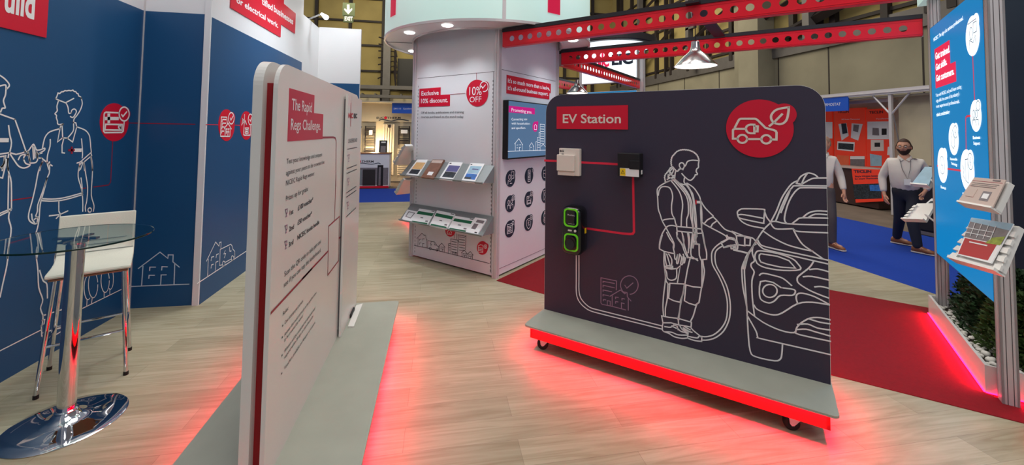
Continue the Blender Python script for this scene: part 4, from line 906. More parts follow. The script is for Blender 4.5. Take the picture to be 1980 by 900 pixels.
# ---- Rapid Regs Challenge board
RO = Vector((-0.695, 1.965, 0)); RD = Vector((0, 1, 0)); RN = Vector((1, 0, 0)); RL = 1.90
rb = empty('display_board', (-0.74, 2.9, 0), 'white quiz challenge board with a red core on a red lit grey base', 'display board')
PR = Pl((-0.695, 0, 0), RD, RN)
YA, YB = 1.965, 3.86
slab('front_panel', PR, rrect(YA, 0.2, YB, 2.02, 0.12, 10, (0, 0, 1, 1)), -0.018, 0.0, 'white_gloss', rb)
slab('red_core', PR, rect(YA + 0.045, 0.2, YB - 0.045, 1.925), -0.060, -0.018, 'red_core', rb)
slab('back_panel', PR, rrect(YA, 0.2, YB, 2.03, 0.12, 10, (0, 0, 1, 1)), -0.100, -0.060, 'white_gloss', rb)
lit_base(rb, Vector((-0.695, 1.93, 0)), RD, RN, 1.95, 0.385, 0.452)
for a, f in ((2.08, 0.28), (3.72, 0.28), (2.08, -0.35), (3.72, -0.35)): caster(rb, Vector((-0.695 + f, a, 0)), 1.2)
M6 = ((520, 160), 4.5); N6 = ((520, 340), 4.5); O6 = ((520, 520), 4.09)
q = pxpoly(PR, zpx(*M6, "160,512 465,478 467,275 390,262 392,110 170,45"))
slab('sign_panel', PR, [(q[0][0], q[0][1]), (q[1][0], q[0][1]), (q[1][0], q[2][1]), (q[3][0], q[2][1]), (q[3][0], q[5][1]), (q[0][0], q[5][1])], 0, 0.0015, 'rose_ink', rb)
zz = zpx(*M6, "198,236 373,259 190,410 449,412")
texts('title', PR, [('The Rapid', zz[0], zz[1], zz[0][1] - 23.5, 0.01), ('Regs Challenge.', zz[2], zz[3], zz[2][1] - 23, 0.01)], 0.0025, 'white_ink', rb)
z1_ = zpx(*M6, "155,708 463,640 150,808 482,705 148,897 398,805"); z2_ = zpx(*N6, "148,222 342,130 180,345 213,327 252,305 385,222 175,488 218,460 250,432 374,345 172,625 213,592 248,562 438,418 135,882 452,585 130,975 452,660")
z3_ = zpx(*O6, "112,372 155,322 125,445 272,262 122,540 375,198 122,583 272,378 122,672 368,318 122,720 352,380 122,805 368,430")
def T(b, z, i, h=7.5, bold=0.0): return (b, z[i], z[i + 1], z[i][1] - h, bold)
texts('body_text', PR, [T('Test your knowledge and compete', z1_, 0, 10.5), T('against your peers to be crowned the', z1_, 2, 10.5), T('NICEIC Rapid Regs winner.', z1_, 4, 10.5), T('Prizes up for grabs:', z2_, 0, 10.5),
  T('1st', z2_, 2, 9.5, .02), T('£100 voucher*', z2_, 4, 9.5, .02), T('2nd', z2_, 6, 9.5, .02), T('£50 voucher*', z2_, 8, 9.5, .02), T('3rd', z2_, 10, 9.5, .02), T('NICEIC books bundle', z2_, 12, 9.5, .02), T('Scan the QR code to take part and', z2_, 14, 10.5), T('see if you can top the leaderboard.', z2_, 16, 10.5)], 0.0012, 'black_ink', rb)
texts('rules_text', PR, [T('Rules:', z3_, 0), T('One attempt per person.', z3_, 2), T('Answer the most correctly in the quickest time', z3_, 4), T('to be crowned the winner.', z3_, 6), T('Winners will be contacted via email and must', z3_, 8), T('respond within 28 days to claim their prize.', z3_, 10), T('Vouchers available on Amazon or in store.', z3_, 12)], 0.0012, 'black_ink', rb)
lines('bullet', PR, [(*O6, ["#109,452 112,449", "#105,545 108,541", "#103,688 106,684", "#100,832 103,828"])], 0.008, 0.0012, 'black_ink', rb, smooth=0)
lines('red_rule', PR, [(*M6, ["#465,478 560,476 578,482 586,505 584,700 583,900"]), (*N6, ["#583,0 572,385", "#517,655 290,900", "#609,546 640,520"]), (*O6, ["#340,0 18,350"])], 0.012, 0.0012, 'dark_red_line', rb, smooth=0)
lines('code_frame', PR, [(*N6, ["#520,440 615,355 607,740 513,865 520,440"])], 0.010, 0.0014, 'dark_red_line', rb, smooth=0)
def cup(x, y, s): return ["#%f,%f %f,%f %f,%f %f,%f %f,%f" % (x - 9 * s, y - 22 * s, x + 9 * s, y - 30 * s, x + 8 * s, y, x, y + 8 * s, x - 8 * s, y - 22 * s), "#%f,%f %f,%f" % (x, y + 8 * s, x, y + 20 * s), "#%f,%f %f,%f" % (x - 5 * s, y + 32 * s, x + 5 * s, y + 27 * s)]
lines('trophy_icon', PR, [(*N6, cup(152, 322, 1.1) + cup(150, 463, 1.1) + cup(148, 600, 1.1))], 0.006, 0.0012, 'dim_ink', rb, smooth=0)
lb_ = slab('leaderboard_panel', PR, rect(3.265, 0.202, 3.845, 1.985), 0.012, 0.028, 'white_gloss', rb)
slab('spacer', PR, rect(3.28, 0.25, 3.83, 1.95), 0.0, 0.012, 'alu_dark', rb)
LH = 0.0295
texts('leaderboard_title', PR, [('LEADERBOARD', *zpx(*M6, "690,525 768,516"), zpx(*M6, "690,487")[0][1], .0)], LH, 'black_ink', rb)
texts('logo_lettering', PR, [('EIC', *zpx(*M6, "738,308 768,308"), zpx(*M6, "738,268")[0][1], .05)], LH, 'black_ink', rb)
texts('red_logo_lettering', PR, [('NIC', *zpx(*M6, "692,306 732,308"), zpx(*M6, "692,262")[0][1], .05)], LH, 'red_ink', rb)
lines('logo_bar', PR, [(*M6, ["#714,182 712,375"])], 0.016, LH, 'rose_ink', rb, smooth=0)
lines('table_rule', PR, [(*M6, ["#685,580 768,562", "#680,748 765,716", "#680,790 765,752"]), (*N6, ["#675,150 760,93", "#675,187 760,127", "#672,360 757,280"])], 0.006, LH, 'black_ink', rb, smooth=0)
lines('trophy_icon', PR, [(*M6, cup(694, 655, 1)), (*N6, cup(690, 50, 1) + cup(687, 257, 1))], 0.006, LH, 'dim_ink', rb, smooth=0)
bx = tag(slab('controller_box', Pl((-0.795, 0, 0), RD, (-1, 0, 0)), rect(2.03, 1.02, 2.12, 1.20), 0.0, 0.022, 'white_gloss'), 'small white box fixed to the back of the white quiz board', 'box')
# white foot tray on the base
q = [on_floor(x, y, 0.212) for x, y in zpx(*O6, "625,455 672,455 742,275 690,290")]
tr = empty('metal_tray', (q[0] + q[2]) / 2 + Vector((0, 0, -0.012)), 'white metal tray lying on the grey base by the leaderboard panel', 'tray')
ZT = Pl((0, 0, 0.2), (1, 0, 0), (0, 0, 1), (0, 1, 0))
P4 = [(p.x, p.y) for p in q]
slab('plate', ZT, P4, 0.0, 0.012, 'white_gloss', tr)
k_ = [on_floor(x, y, 0.22) for x, y in zpx(*O6, "637,378 655,370 680,318 668,312")]
slab('black_clip', ZT, [(p.x, p.y) for p in k_], 0.012, 0.03, 'matt_black', tr)
# ------------------------------------------------------------------ perforated beams
def beam(P, Q_, zb, label, group, n_out, cap_w=0.09, flip=1):
    P = Vector(P); Q_ = Vector(Q_); d = (Q_ - P).normalized(); L = (Q_ - P).length
    n = Vector((d.y, -d.x, 0)) * flip
    e = empty('roof_beam', ((P + Q_) / 2).to_tuple()[:2] + (zb,), label, 'beam', group)
    pl = Pl(P, d, n); H = 0.175; p_ = 0.121; r = 0.033; N = int((L - 0.06) / p_); s0 = (L - N * p_) / 2
    bm = B(); zc = zb + H * 0.5
    def cell(a0, a1, hole):
        for h in (0.0, -0.004):
            if not hole: bm.faces.new([bm.verts.new(pl.pt(a, b, h)) for a, b in rect(a0, zb, a1, zb + H)]); continue
            ac = (a0 + a1) / 2; K = 20; C_ = []; O_ = []
            for k in range(K):
                t = 2 * PI * k / K + PI / K; c, s = math.cos(t), math.sin(t); C_.append((ac + r * c, zc + r * s))
                m = min((a1 - a0) / 2 / abs(c) if abs(c) > 1e-6 else 9, H / 2 / abs(s) if abs(s) > 1e-6 else 9); O_.append((ac + m * c, zc + m * s))
            cv = [bm.verts.new(pl.pt(a, b, h)) for a, b in C_]; ov = [bm.verts.new(pl.pt(a, b, h)) for a, b in O_]
            for k in range(K):
                k2 = (k + 1) % K; v = [cv[k], ov[k]]
                a, b = O_[k], O_[k2]
                if abs(a[0] - b[0]) > 1e-6 and abs(a[1] - b[1]) > 1e-6:
                    cx = a1 if max(a[0], b[0]) > ac + (a1 - a0) * .3 and (a[0] > ac) else a0
                    cy = zb + H if (a[1] + b[1]) / 2 > zc else zb
                    v.append(bm.verts.new(pl.pt(cx, cy, h)))
                bm.faces.new(v + [ov[k2], cv[k2]])
            if h == 0: front = cv
            else:
                for k in range(K): bm.faces.new((front[k], front[(k + 1) % K], cv[(k + 1) % K], cv[k]))
    cell(0, s0, False)
    for k in range(N): cell(s0 + k * p_, s0 + (k + 1) * p_, True)
    cell(L - s0, L, False)
    prism(bm, pl, rect(0, zb, L, zb + 0.004), -0.07, 0.0); prism(bm, pl, rect(0, zb + H - 0.004, L, zb + H), -0.07, 0.0)
    prism(bm, pl, rect(0, zb + 0.018, L, zb + 0.021), 0.0, 0.003); prism(bm, pl, rect(0, zb + H - 0.024, L, zb + H - 0.020), 0.0, 0.003)
    mesh_obj('perforated_web', bm, 'red_steel', e)
    slab('top_cap', pl, rect(0, zb + H, L, zb + H + 0.042), -cap_w, 0.008, 'black_steel', e)
    for a in (0.0, L - 0.004): slab('end_plate', pl, rect(a, zb - 0.01, a + 0.004, zb + H), -0.07, 0.0, 'aluminium', e)
    return e
gb = 'red perforated roof beams'
KP = Vector((3.625, 2.145, 0)); dR = Vector((r2, r2, 0)); nR = Vector((-r2, r2, 0)); eR = Vector((-r2, -r2, 0))
FP = KP + dR * 1.50
beam((0.735, 4.82, 0), (3.60, 2.18, 0), 2.725, 'nearest red perforated beam running from the tower to the near aluminium post', gb, 1)
beam((1.785, 5.885, 0), (4.72, 3.285, 0), 2.725, 'second red perforated beam running behind the pendant lamp to the far post', gb, 1)
beam((1.80, 5.95, 0), (4.44, 8.59, 0), 2.725, 'red perforated beam receding from the tower to the rear lightbox', gb, 1)
beam((0.72, 6.99, 0), (3.70, 9.97, 0), 2.725, 'farthest short red perforated beam glimpsed behind the small pendant lamp', gb, 1)
pk = Vector((2.33, 3.44, 0)); pe = pk + dR * 1.42
pl = Pl((pk.x, pk.y, 0), (r2, r2, 0), (r2, -r2, 0))
tag(slab('mounting_plank', pl, rect(-0.14, 2.902, 1.43, 2.925), -0.06, 0.06, 'black_steel'), 'black plank bridging the two beams above the pendant lamp', 'plank')
def pendant(loc, ztop, label, light=18):
    x, y, zb = loc
    e = empty('pendant_lamp', (x, y, zb), label, 'lamp', 'brushed metal pendant lamps')
    bm = B(); add_lathe(bm, [(0.0, ztop), (0.042, ztop), (0.044, ztop - 0.02), (0.030, ztop - 0.10), (0.026, ztop - 0.108), (0, ztop - 0.108)], (x, y, 0), 24); autosmooth(mesh_obj('ceiling_cup', fixn(bm), 'brushed', e))
    bm = B(); add_tube(bm, [(x, y, ztop - 0.1), (x, y, zb + 0.20)], 0.004, 8); mesh_obj('cord', bm, 'rubber', e)
    prof = [(0.0, .232), (0.030, .232), (0.035, .227), (0.038, .190), (0.045, .158), (0.055, .138), (0.078, .118), (0.105, .094), (0.130, .068), (0.160, .035), (0.186, .004), (0.187, 0.0)]
    bm = B(); add_lathe(bm, prof + [(0.183, 0.001), (0.156, .034), (0.126, .066), (0.101, .091), (0.074, .113), (0.0, .14)], (x, y, zb), 48); sh = autosmooth(mesh_obj('shade', fixn(bm), 'brushed', e))
    bm = B(); add_lathe(bm, [(0.181, 0.002), (0.154, .032), (0.124, .064), (0.099, .088), (0.072, .110), (0.0, .135)], (x, y, zb), 48); mesh_obj('shade_lining', fixn(bm), 'shade_inner', e, smooth=True)
    bm = B(); add_lathe(bm, [(0, .02), (0.02, .025), (0.03, .045), (0.025, .07), (0.014, .10), (0.013, .13)], (x, y, zb), 20); mesh_obj('bulb', fixn(bm), 'lamp_glow', e, smooth=True)
    l = bpy.data.lights.new('lamp_bulb', 'SPOT'); l.energy = light; l.spot_size = 2.3; l.spot_blend = 0.6; l.shadow_soft_size = 0.05; l.color = (1, 0.93, 0.82)
    o = bpy.data.objects.new('lamp_bulb', l); COL.objects.link(o); o.parent = e; o.location = (0, 0, 0.02)
    return e
pendant((2.33, 3.44, 2.345), 2.90, 'brushed metal pendant lamp hanging between the two red beams', 30)
pendant((2.36, 6.83, 2.40), 2.90, 'small looking pendant lamp hanging far behind the top left of the EV board', 20)
pk2 = Vector((2.36, 6.83, 0)); tag(slab('mounting_plank', Pl(pk2, (r2, -r2, 0), (r2, r2, 0)), rect(-1.45, 2.902, 0.28, 2.925), -0.05, 0.05, 'black_steel'), 'black plank carrying the far pendant lamp', 'plank')

# ------------------------------------------------------------------ right hand lightbox and posts
def alu_post(P, d, n, w_, z1, label, name='aluminium_post'):
    e = empty(name, (P.x, P.y, 0), label, 'post', 'grooved aluminium stand posts')
    pl = Pl((P.x, P.y, 0), d, (0, 0, 1), n); c = w_
    bm = B()
    polys = [rect(0, -c, c, 0)]
    K = 3; g = 0.0045; s_ = (c - g * (K - 1)) / K
    for i in range(K):
        a = i * (s_ + g)
        prism(bm, pl, rect(a, -0.012, a + s_, 0), 0, z1); prism(bm, pl, rect(a, -c, a + s_, -c + 0.012), 0, z1)
        prism(bm, pl, rect(0, -c + a, 0.012, -c + a + s_), 0, z1); prism(bm, pl, rect(c - 0.012, -c + a, c, -c + a + s_), 0, z1)
    mesh_obj('rail', fixn(bm), 'aluminium', e)
    slab('core', pl, rect(0.004, -c + 0.004, c - 0.004, -0.004), 0, z1, 'alu_dark', e)
    return e
POST = 0.078
alu_post(KP, dR, nR, POST, 4.2, 'near grooved aluminium post standing on the red carpet at right')
alu_post(FP, dR, nR, 0.08, 4.2, 'far grooved aluminium post at the left edge of the blue screen')
lbx = empty('lightbox_screen', (KP + dR * .8).to_tuple()[:2] + (0.62,), 'tall illuminated blue lightbox advertising training between two posts', 'lightbox')
PS = Pl(KP, dR, nR)
# photo left = larger a ; build art with a mirrored frame so lettering reads correctly
PSm = Pl(KP, -dR, nR)
SA0, SA1, SZ0, SZ1 = 0.092, 1.50, 0.615, 2.775
slab('frame', PSm, rect(-SA1, SZ0, -SA0, SZ1), -0.07, -0.004, 'alu_dark', lbx)
scr = slab('screen', PSm, rect(-SA1 + 0.006, SZ0 + .006, -SA0 - 0.006, SZ1 - .006), -0.004, -0.001, 'screen_blue', lbx)
T8 = ((1795, 0), 4.497); U8 = ((1795, 180), 4.09)
def sp(z_, s, h=0): return [PSm.px(x, y, h) for x, y in zpx(*z_, s)]
q = sp(T8, "65,770 243,695 238,533 190,525 188,343 52,432")
slab('sign_panel', PSm, [(q[0][0], q[0][1]), (q[1][0], q[0][1]), (q[1][0], q[2][1]), (q[3][0], q[2][1]), (q[3][0], q[5][1]), (q[0][0], q[5][1])], 0, 0.0008, 'screen_red', scr)
zz = zpx(*T8, "45,362 303,170 62,520 187,452 65,615 162,560 68,710 224,645 65,845 287,768 68,892 270,830"); z9 = zpx(*U8, "62,118 247,78 65,185 168,162")
texts('headline', PSm, [('Get trained.', zz[2], zz[3], zz[2][1] - 13, .03), ('Get skills.', zz[4], zz[5], zz[4][1] - 12.5, .03), ('Get customers.', zz[6], zz[7], zz[6][1] - 12.5, .03)], 0.002, 'screen_white', scr)
texts('body_text', PSm, [('NICEIC. The sign of a serious professional.', zz[0], zz[1], zz[0][1] - 7, .02), ("Train with NICEIC, and you'll learn cutting", zz[8], zz[9], zz[8][1] - 6.5, .01), ("edge skills from some of the industry's", zz[10], zz[11], zz[10][1] - 6.5, .01), ('most experienced professionals.', z9[0], z9[1], z9[0][1] - 6.5, .01), ('niceic.com/training', z9[2], z9[3], z9[2][1] - 7, .03)], 0.002, 'screen_white', scr)
za = zpx(*U8, "352,365 410,362 357,408 408,410 172,530 228,535 180,565 228,578 98,752 138,765 270,810 300,820")
texts('caption', PSm, [('Business', za[0], za[1], za[0][1] - 6, .03), ('Support', za[2], za[3], za[2][1] - 6, .03), ('Renewable', za[4], za[5], za[4][1] - 5, .03), ('Technology', za[6], za[7], za[6][1] - 5, .03), ('Electrical', za[8], za[9], za[8][1] - 5, .03), ('So', za[10], za[11], za[10][1] - 6, .03)], 0.002, 'screen_white', scr)
bm = B(); bml = B()
for z_, c, rx, ry, kind in ((T8, (385, 312), 62, 178, 0), (U8, (375, 180), 43, 127, 1), (U8, (200, 365), 39, 127, 2), (U8, (112, 572), 38, 138, 3), (U8, (308, 612), 52, 165, 4)):
    ca = PSm.px(*zpx(*z_, [c])[0]); rr_ = abs(PSm.px(*zpx(*z_, [(c[0], c[1] - ry)])[0])[1] - PSm.px(*zpx(*z_, [(c[0], c[1] + ry)])[0])[1]) / 2
    prism(bm, PSm, ell(ca[0], ca[1], rr_, rr_, 40), 0, 0.001); prism(bm, PSm, ell(ca[0] + rr_ * .55, ca[1] + rr_ * .6, rr_ * .42, rr_ * .4, 24), 0, 0.0012)
    k = rr_ / 100
    D = [[(-60, 70), (60, 72)], ell(-15, 15, 22, 30), [(-50, -60), (-40, -15), (10, -35), (45, -5), (50, -45)], [(20, 60), (65, 60), (65, 10), (20, 10), (20, 60)]] if kind == 0 else \
        [ell(-25, 10, 20, 26), ell(20, 10, 18, 24), [(-60, -60), (-50, -25), (0, -25), (10, -60)], [(15, -25), (50, -25), (58, -60)], ell(55, 60, 30, 30)] if kind == 1 else \
        [[(-10, 60), (-45, 0), (-40, -40), (0, -60), (25, -40), (25, 0), (-10, 60)], ell(48, 45, 35, 38), [(50, 65), (38, 42), (55, 42), (42, 22)]] if kind == 2 else \
        [ell(0, 0, 50, 50), [(5, 40), (-15, 0), (12, 0), (-5, -40)]] if kind == 3 else \
        [[(-20, 50), (20, 55), (20, -60), (-20, -50), (-20, 50)], ell(55, 45, 35, 38), [(58, 65), (45, 42), (62, 42), (50, 22)], [(-60, 20), (-40, 0), (-55, -30), (-35, -45)]]
    for P in D:
        if len(P) > 12: P = P + [P[0]]
        ribbon(bml, PSm, [(ca[0] + x * k, ca[1] + y * k) for x, y in P], 0.006, 0.0025)
mesh_obj('icon_badge', fixn(bm), 'screen_white', scr); mesh_obj('icon_drawing', bml, 'screen_ink', scr)
lines('connector_line', PSm, [(*T8, ["#385,488 402,868"]), (*U8, ["#332,180 305,184 296,195 295,215 299,446", "#152,600 256,614", "#70,576 78,577"])], 0.016, 0.001, 'screen_line', scr, smooth=0)
l = bpy.data.lights.new('lightbox_lamp', 'AREA'); l.shape = 'RECTANGLE'; l.size = 1.3; l.size_y = 2.1; l.energy = 14; l.color = (0.1, 0.55, 1.0)
o = bpy.data.objects.new('lightbox_lamp', l); COL.objects.link(o); o.parent = lbx
P = PS.pt(0.8, 1.7, 0.01) - WLOC[lbx.name]; o.matrix_local = Matrix(((dR.x, 0, nR.x, P.x), (dR.y, 0, nR.y, P.y), (0, 1, 0, P.z), (0, 0, 0, 1))) @ Matrix.Rotation(PI, 4, 'X')
# header above the far post
tag(slab('header_panel', Pl(FP, dR, nR), rect(-0.2, 3.07, 0.3, 4.0), -0.09, 0.03, 'drum_white'), 'white illuminated header panel high above the far post', 'header')

# racks on the posts
gk = 'white brochure racks clipped to the posts'
e, Qd = brochure_rack([(3.563, 2.236, 1.168), (3.398, 1.905, 1.198), (3.175, 1.869, .952), (3.34, 2.2, .922)], 'white stepped brochure rack on the near post, lower one', gk, 5, both=True)
def rack_brochure(Qd, poly, h, label, m, deco, group, th=0.006):
    c = Qd.pt(.5, .5, h); e = empty('brochure', c - Vector((0, 0, .1)), label, 'brochure', group)
    bm = B(); prism(bm, Qd, poly, h, h + th); mesh_obj('pages', fixn(bm), m, e)
    for k, dc in enumerate(deco):
        bm = B(); prism(bm, Qd, dc[1], h + th, h + th + .0008 + .0004 * k); mesh_obj(dc[0], fixn(bm), dc[2], e)
    return e
gbk = 'brochures in the post racks'
rbx = rack_brochure(Qd, [(.16, .10), (.88, .10), (.97, 1.0), (.10, 1.0)], 0.016, 'red and grey brochure with a solar panel photo in the near post rack', 'paper', [
    ('photo', [(.14, .52), (.92, .52), (.96, .99), (.11, .99)], 'paper_grey'), ('red_panel', [(.18, .12), (.80, .14), (.84, .50), (.17, .50)], 'paper_red'),
    ('sky', [(.13, .90), (.96, .84), (.97, .995), (.11, .995)], 'paper_sky'), ('bushes', [(.62, .48), (.90, .50), (.93, .70), (.70, .62)], 'paper_lime'),
    ('title', [(.30, .42), (.68, .42), (.68, .445), (.30, .445)], 'paper')], gbk)
bm = B()
for k in range(1, 5):
    a = .12 + k * .14
    Pp = [(a + .01, .56), (a + .012, .57), (a - .02 * (3 - k) * .3, .88)]; ribbon(bm, Qd, [Pp[0], Pp[2]], 0.012, 0.0255)
for b in (.63, .74): ribbon(bm, Qd, [(.15, b), (.70, b)], 0.014, 0.0255)
mesh_obj('panel_grid', bm, 'paper', rbx)
n2 = Vector((-0.71, 0.35, 0.62))
PA = quad_px(zpx((1740, 340), 4.09, "610,30 868,52 762,275 485,222"), (3.44, 2.10, 1.42), n2)
e, Qa = brochure_rack(PA, 'white brochure rack on the near post, upper one', gk, 3)
ra = rack_brochure(Qa, [(.0, .0), (1.0, .0), (1, 1.0), (.02, 1.0)], 0.016, 'pale leaflet with a small appliance photo in the upper post rack', 'paper_taupe', [
    ('red_rule', [(.04, .86), (.96, .86), (.96, .875), (.04, .875)], 'dark_red_line'), ('photo', [(.55, .18), (.80, .18), (.80, .52), (.55, .52)], 'paper_grey'), ('photo_inner', [(.59, .26), (.76, .26), (.76, .44), (.59, .44)], 'paper'),
    ('text_block', [(.08, .72), (.85, .72), (.85, .73), (.08, .73)], 'paper_grey'), ('text_block', [(.08, .78), (.90, .78), (.90, .79), (.08, .79)], 'paper_grey'), ('text_block', [(.08, .66), (.85, .66), (.85, .67), (.08, .67)], 'paper_grey'), ('text_block', [(.12, .25), (.36, .25), (.36, .55), (.12, .55)], 'paper_taupe'), ('logo', [(.66, .92), (.88, .92), (.88, .96), (.66, .96)], 'paper_grey')], gbk)
for P_, zc_, lab, tee in (("350,90 500,92 400,352 170,330", 1.36, 'white brochure rack behind the far post, upper one', 0), ("200,580 480,575 345,812 45,800", 0.95, 'white stepped brochure rack behind the far post, lower one', 5)):
    Pq = quad_px(zpx((1740, 310), 6.92, P_), (4.92, 3.42, zc_), Vector((-0.72, 0.25, 0.62)))
    e, Qc = brochure_rack(Pq, lab, gk, tee, th=0.02)
    if not tee: rack_brochure(Qc, [(.0, .0), (1.0, .0), (1, .96), (.05, .96)], 0.004, 'pale blue leaflet sheaf in the upper rack behind the far post', 'paper_sky', [], gbk, 0.01)
    else: rack_brochure(Qc, [(.30, .75), (1.1, .75), (1.1, 1.35), (.55, 1.35)], -0.028, 'dark leaflet standing in the lower rack behind the far post', 'paper', [('cover', [(.42, .78), (1.08, .78), (1.08, 1.2), (.6, 1.2)], 'paper_dark')], gbk, 0.01)
    # bracket arm back to the post
    bm = B(); c = Qc.pt(.6, .5, -.02); add_tube(bm, [c, Vector((4.74, 3.25, c.z - 0.03))], 0.008, 8); mesh_obj('bracket_arm', bm, 'aluminium', e)

# ------------------------------------------------------------------ planter with stones and shrubs
pln = empty('planter', (KP + dR * .85 - nR * .35).to_tuple()[:2] + (0,), 'low white planter box with red under lighting and white stones', 'planter')
PP = Pl((KP.x, KP.y, 0), dR, (0, 0, 1), nR)      # a along the screen, b outward, h up
pa0, pa1, pb0, pb1, ph = 0.095, 1.60, -0.95, 0.05, 0.19
for nm, poly in (('front_wall', rect(pa0, pb1 - 0.018, pa1, pb1)), ('back_wall', rect(pa0, pb0, pa1, pb0 + 0.018)), ('end_wall', rect(pa0, pb0 + .018, pa0 + 0.018, pb1 - .018)), ('end_wall', rect(pa1 - 0.018, pb0 + .018, pa1, pb1 - .018))):
    slab(nm, PP, poly, 0.012, ph, 'white_gloss', pln)
slab('soil', PP, rect(pa0 + .019, pb0 + .019, pa1 - .019, pb1 - .019), 0.02, 0.12, 'soil', pln)
for c, ax, ln, out in (((0.85, pb1 + 0.012), dR, 1.45, nR), ((pa0 - 0.012, (pb0 + pb1) / 2), nR, 0.9, -dR)):
    X = ax; Z = (Vector((0, 0, 1)) * 0.9 + out * 0.42).normalized(); Z = (Vector((0, 0, 1)) * .35 - out * .94).normalized()
    l = bpy.data.lights.new('led_lamp', 'AREA'); l.shape = 'RECTANGLE'; l.size = ln; l.size_y = 0.01; l.energy = 7 * ln; l.color = (1, 0.006, 0.055)
    o = bpy.data.objects.new('led_lamp', l); COL.objects.link(o); o.parent = pln
    Y = Z.cross(X).normalized(); P = PP.pt(c[0], c[1], 0.022) - WLOC[pln.name]
    o.matrix_local = Matrix(((X.x, Y.x, Z.x, P.x), (X.y, Y.y, Z.y, P.y), (X.z, Y.z, Z.z, P.z), (0, 0, 0, 1)))
slab('led_tape', PP, rect(pa0, pb1 + 0.001, pa1, pb1 + 0.009), 0.010, 0.016, 'led_red', pln)
slab('led_tape', PP, rect(pa0 - 0.009, pb0, pa0 - 0.001, pb1), 0.010, 0.016, 'led_red', pln)
st0 = None; k = 0; rnd = random.Random(3)
def stone_mesh(seed):
    bm = B(); bmesh.ops.create_icosphere(bm, subdivisions=2, radius=1.0); r_ = random.Random(seed)
    ph_ = [r_.uniform(0, 6) for _ in range(6)]
    for v in bm.verts:
        f = 1 + 0.12 * math.sin(2.3 * v.co.x + ph_[0]) + 0.12 * math.sin(2.7 * v.co.y + ph_[1]) + 0.08 * math.sin(3.1 * v.co.z + ph_[2]); v.co *= f; v.co.z *= 0.62; v.co.y *= 0.8
    return bm
protos = []
for s_ in range(4):
    o = mesh_obj('pebble', stone_mesh(s_), 'stone', None, local=True, smooth=True); protos.append(o)
k = 0; spots = []
for tryn in range(2600):
    if k >= 170: break
    near = rnd.random(); a = rnd.uniform(pa0 + .05, pa1 - .05)
    b = pb1 - 0.055 - near * 0.17
    if tryn % 5 == 0: a = rnd.uniform(pa0 + .05, 0.26); b = rnd.uniform(pb0 + .08, pb1 - .08)
    s_ = rnd.uniform(0.014, 0.030)
    if any((a - p[0]) ** 2 + (b - p[1]) ** 2 < ((s_ + p[2]) * 0.92) ** 2 for p in spots): continue
    spots.append((a, b, s_))
    o = protos[k] if k < 4 else protos[k % 4].copy()
    if k >= 4: COL.objects.link(o)
    o.location = PP.pt(a, b, 0.12 + s_ * 0.5); o.scale = (s_, s_, s_); o.rotation_euler = (rnd.uniform(-.15, .15), rnd.uniform(-.15, .15), rnd.uniform(0, 6.28))
    tag(o, 'white pebble lying on the soil along the planter edge', 'pebble', 'white pebbles in the planter'); k += 1
def shrub(c, rad, ht, n, label, m, seed):
    r_ = random.Random(seed); e = empty('shrub', c, label, 'shrub', 'planter shrubs'); c = Vector(c)
    bs = B(); bl = B()
    for i in range(34):
        t = r_.uniform(0, 2 * PI); lean = r_.uniform(0.1, 1.0); tip = c + Vector((math.cos(t) * rad * lean, math.sin(t) * rad * lean, ht * (1 - 0.35 * lean ** 2) * r_.uniform(.75, 1)))
        mid = c + (tip - c) * .5 + Vector((0, 0, ht * .1)); add_tube(bs, [c + Vector((math.cos(t) * .03, math.sin(t) * .03, 0)), mid, tip], 0.004, 5, rr=[.006, .004, .002])
    for i in range(n):
        t = r_.uniform(0, 2 * PI); u = r_.uniform(0, 1) ** .5; z = r_.uniform(0.02, 1) ; R = rad * (1 - 0.45 * z ** 2.2) * u * (1 + .12 * math.sin(3 * t + seed))
        p = c + Vector((math.cos(t) * R, math.sin(t) * R, z * ht)); d = Vector((math.cos(t) * .6 + r_.uniform(-.7, .7), math.sin(t) * .6 + r_.uniform(-.7, .7), r_.uniform(-.2, .9))).normalized()
        s = d.cross(Vector((r_.uniform(-1, 1), r_.uniform(-1, 1), r_.uniform(-1, 1)))).normalized(); L = r_.uniform(.026, .050); W_ = L * .26
        q = [p, p + d * L * .5 + s * W_, p + d * L, p + d * L * .5 - s * W_]; bl.faces.new([bl.verts.new(x) for x in q])
    mesh_obj('stem', bs, 'twig', e); mesh_obj('foliage', bl, m, e); return e
shrub(PP.pt(1.28, -0.36, 0.12), 0.29, 0.47, 7500, 'dark green shrub nearest the far post in the planter', 'leaf_dark', 1)
shrub(PP.pt(0.92, -0.34, 0.12), 0.31, 0.52, 8500, 'dense dark shrub in the middle of the planter', 'leaf_dark', 2)
shrub(PP.pt(0.54, -0.34, 0.12), 0.30, 0.46, 8000, 'yellowish green shrub in the planter just behind the near post', 'leaf', 3)
shrub(PP.pt(0.40, -0.72, 0.12), 0.24, 0.40, 6000, 'green shrub in the planter to the right of the near post', 'leaf', 4)
# dark navy wall at far right with white skirting
wn = structure(box_obj('wall_navy', 5.75, -2.6, 0.0, 5.81, 3.33, 4.5, 'dark_navy'))
bs_ = structure(box_obj('baseboard_navy', 5.735, -2.6, 0.045, 5.75, 3.32, 0.10, 'white_gloss'))
# red lit low plinth behind the tower
lp = empty('low_plinth', (-0.25, 8.35, 0), 'low red lit plinth glimpsed behind the left edge of the tower', 'plinth')
lit_base(lp, Vector((-0.45, 7.9, 0)), Vector((r2, r2, 0)), Vector((-r2, r2, 0)), 1.2, 0.15, 0.35, 0.14)
for a, b in ((-.38, 8.15), (.2, 8.7), (-.1, 7.95), (.45, 8.4)): caster(lp, Vector((a, b, 0)), .8, zt=.066) if False else slab('foot', ZP, ell(a, b, .03, .03, 16), 0.0, .066, 'rubber', lp)
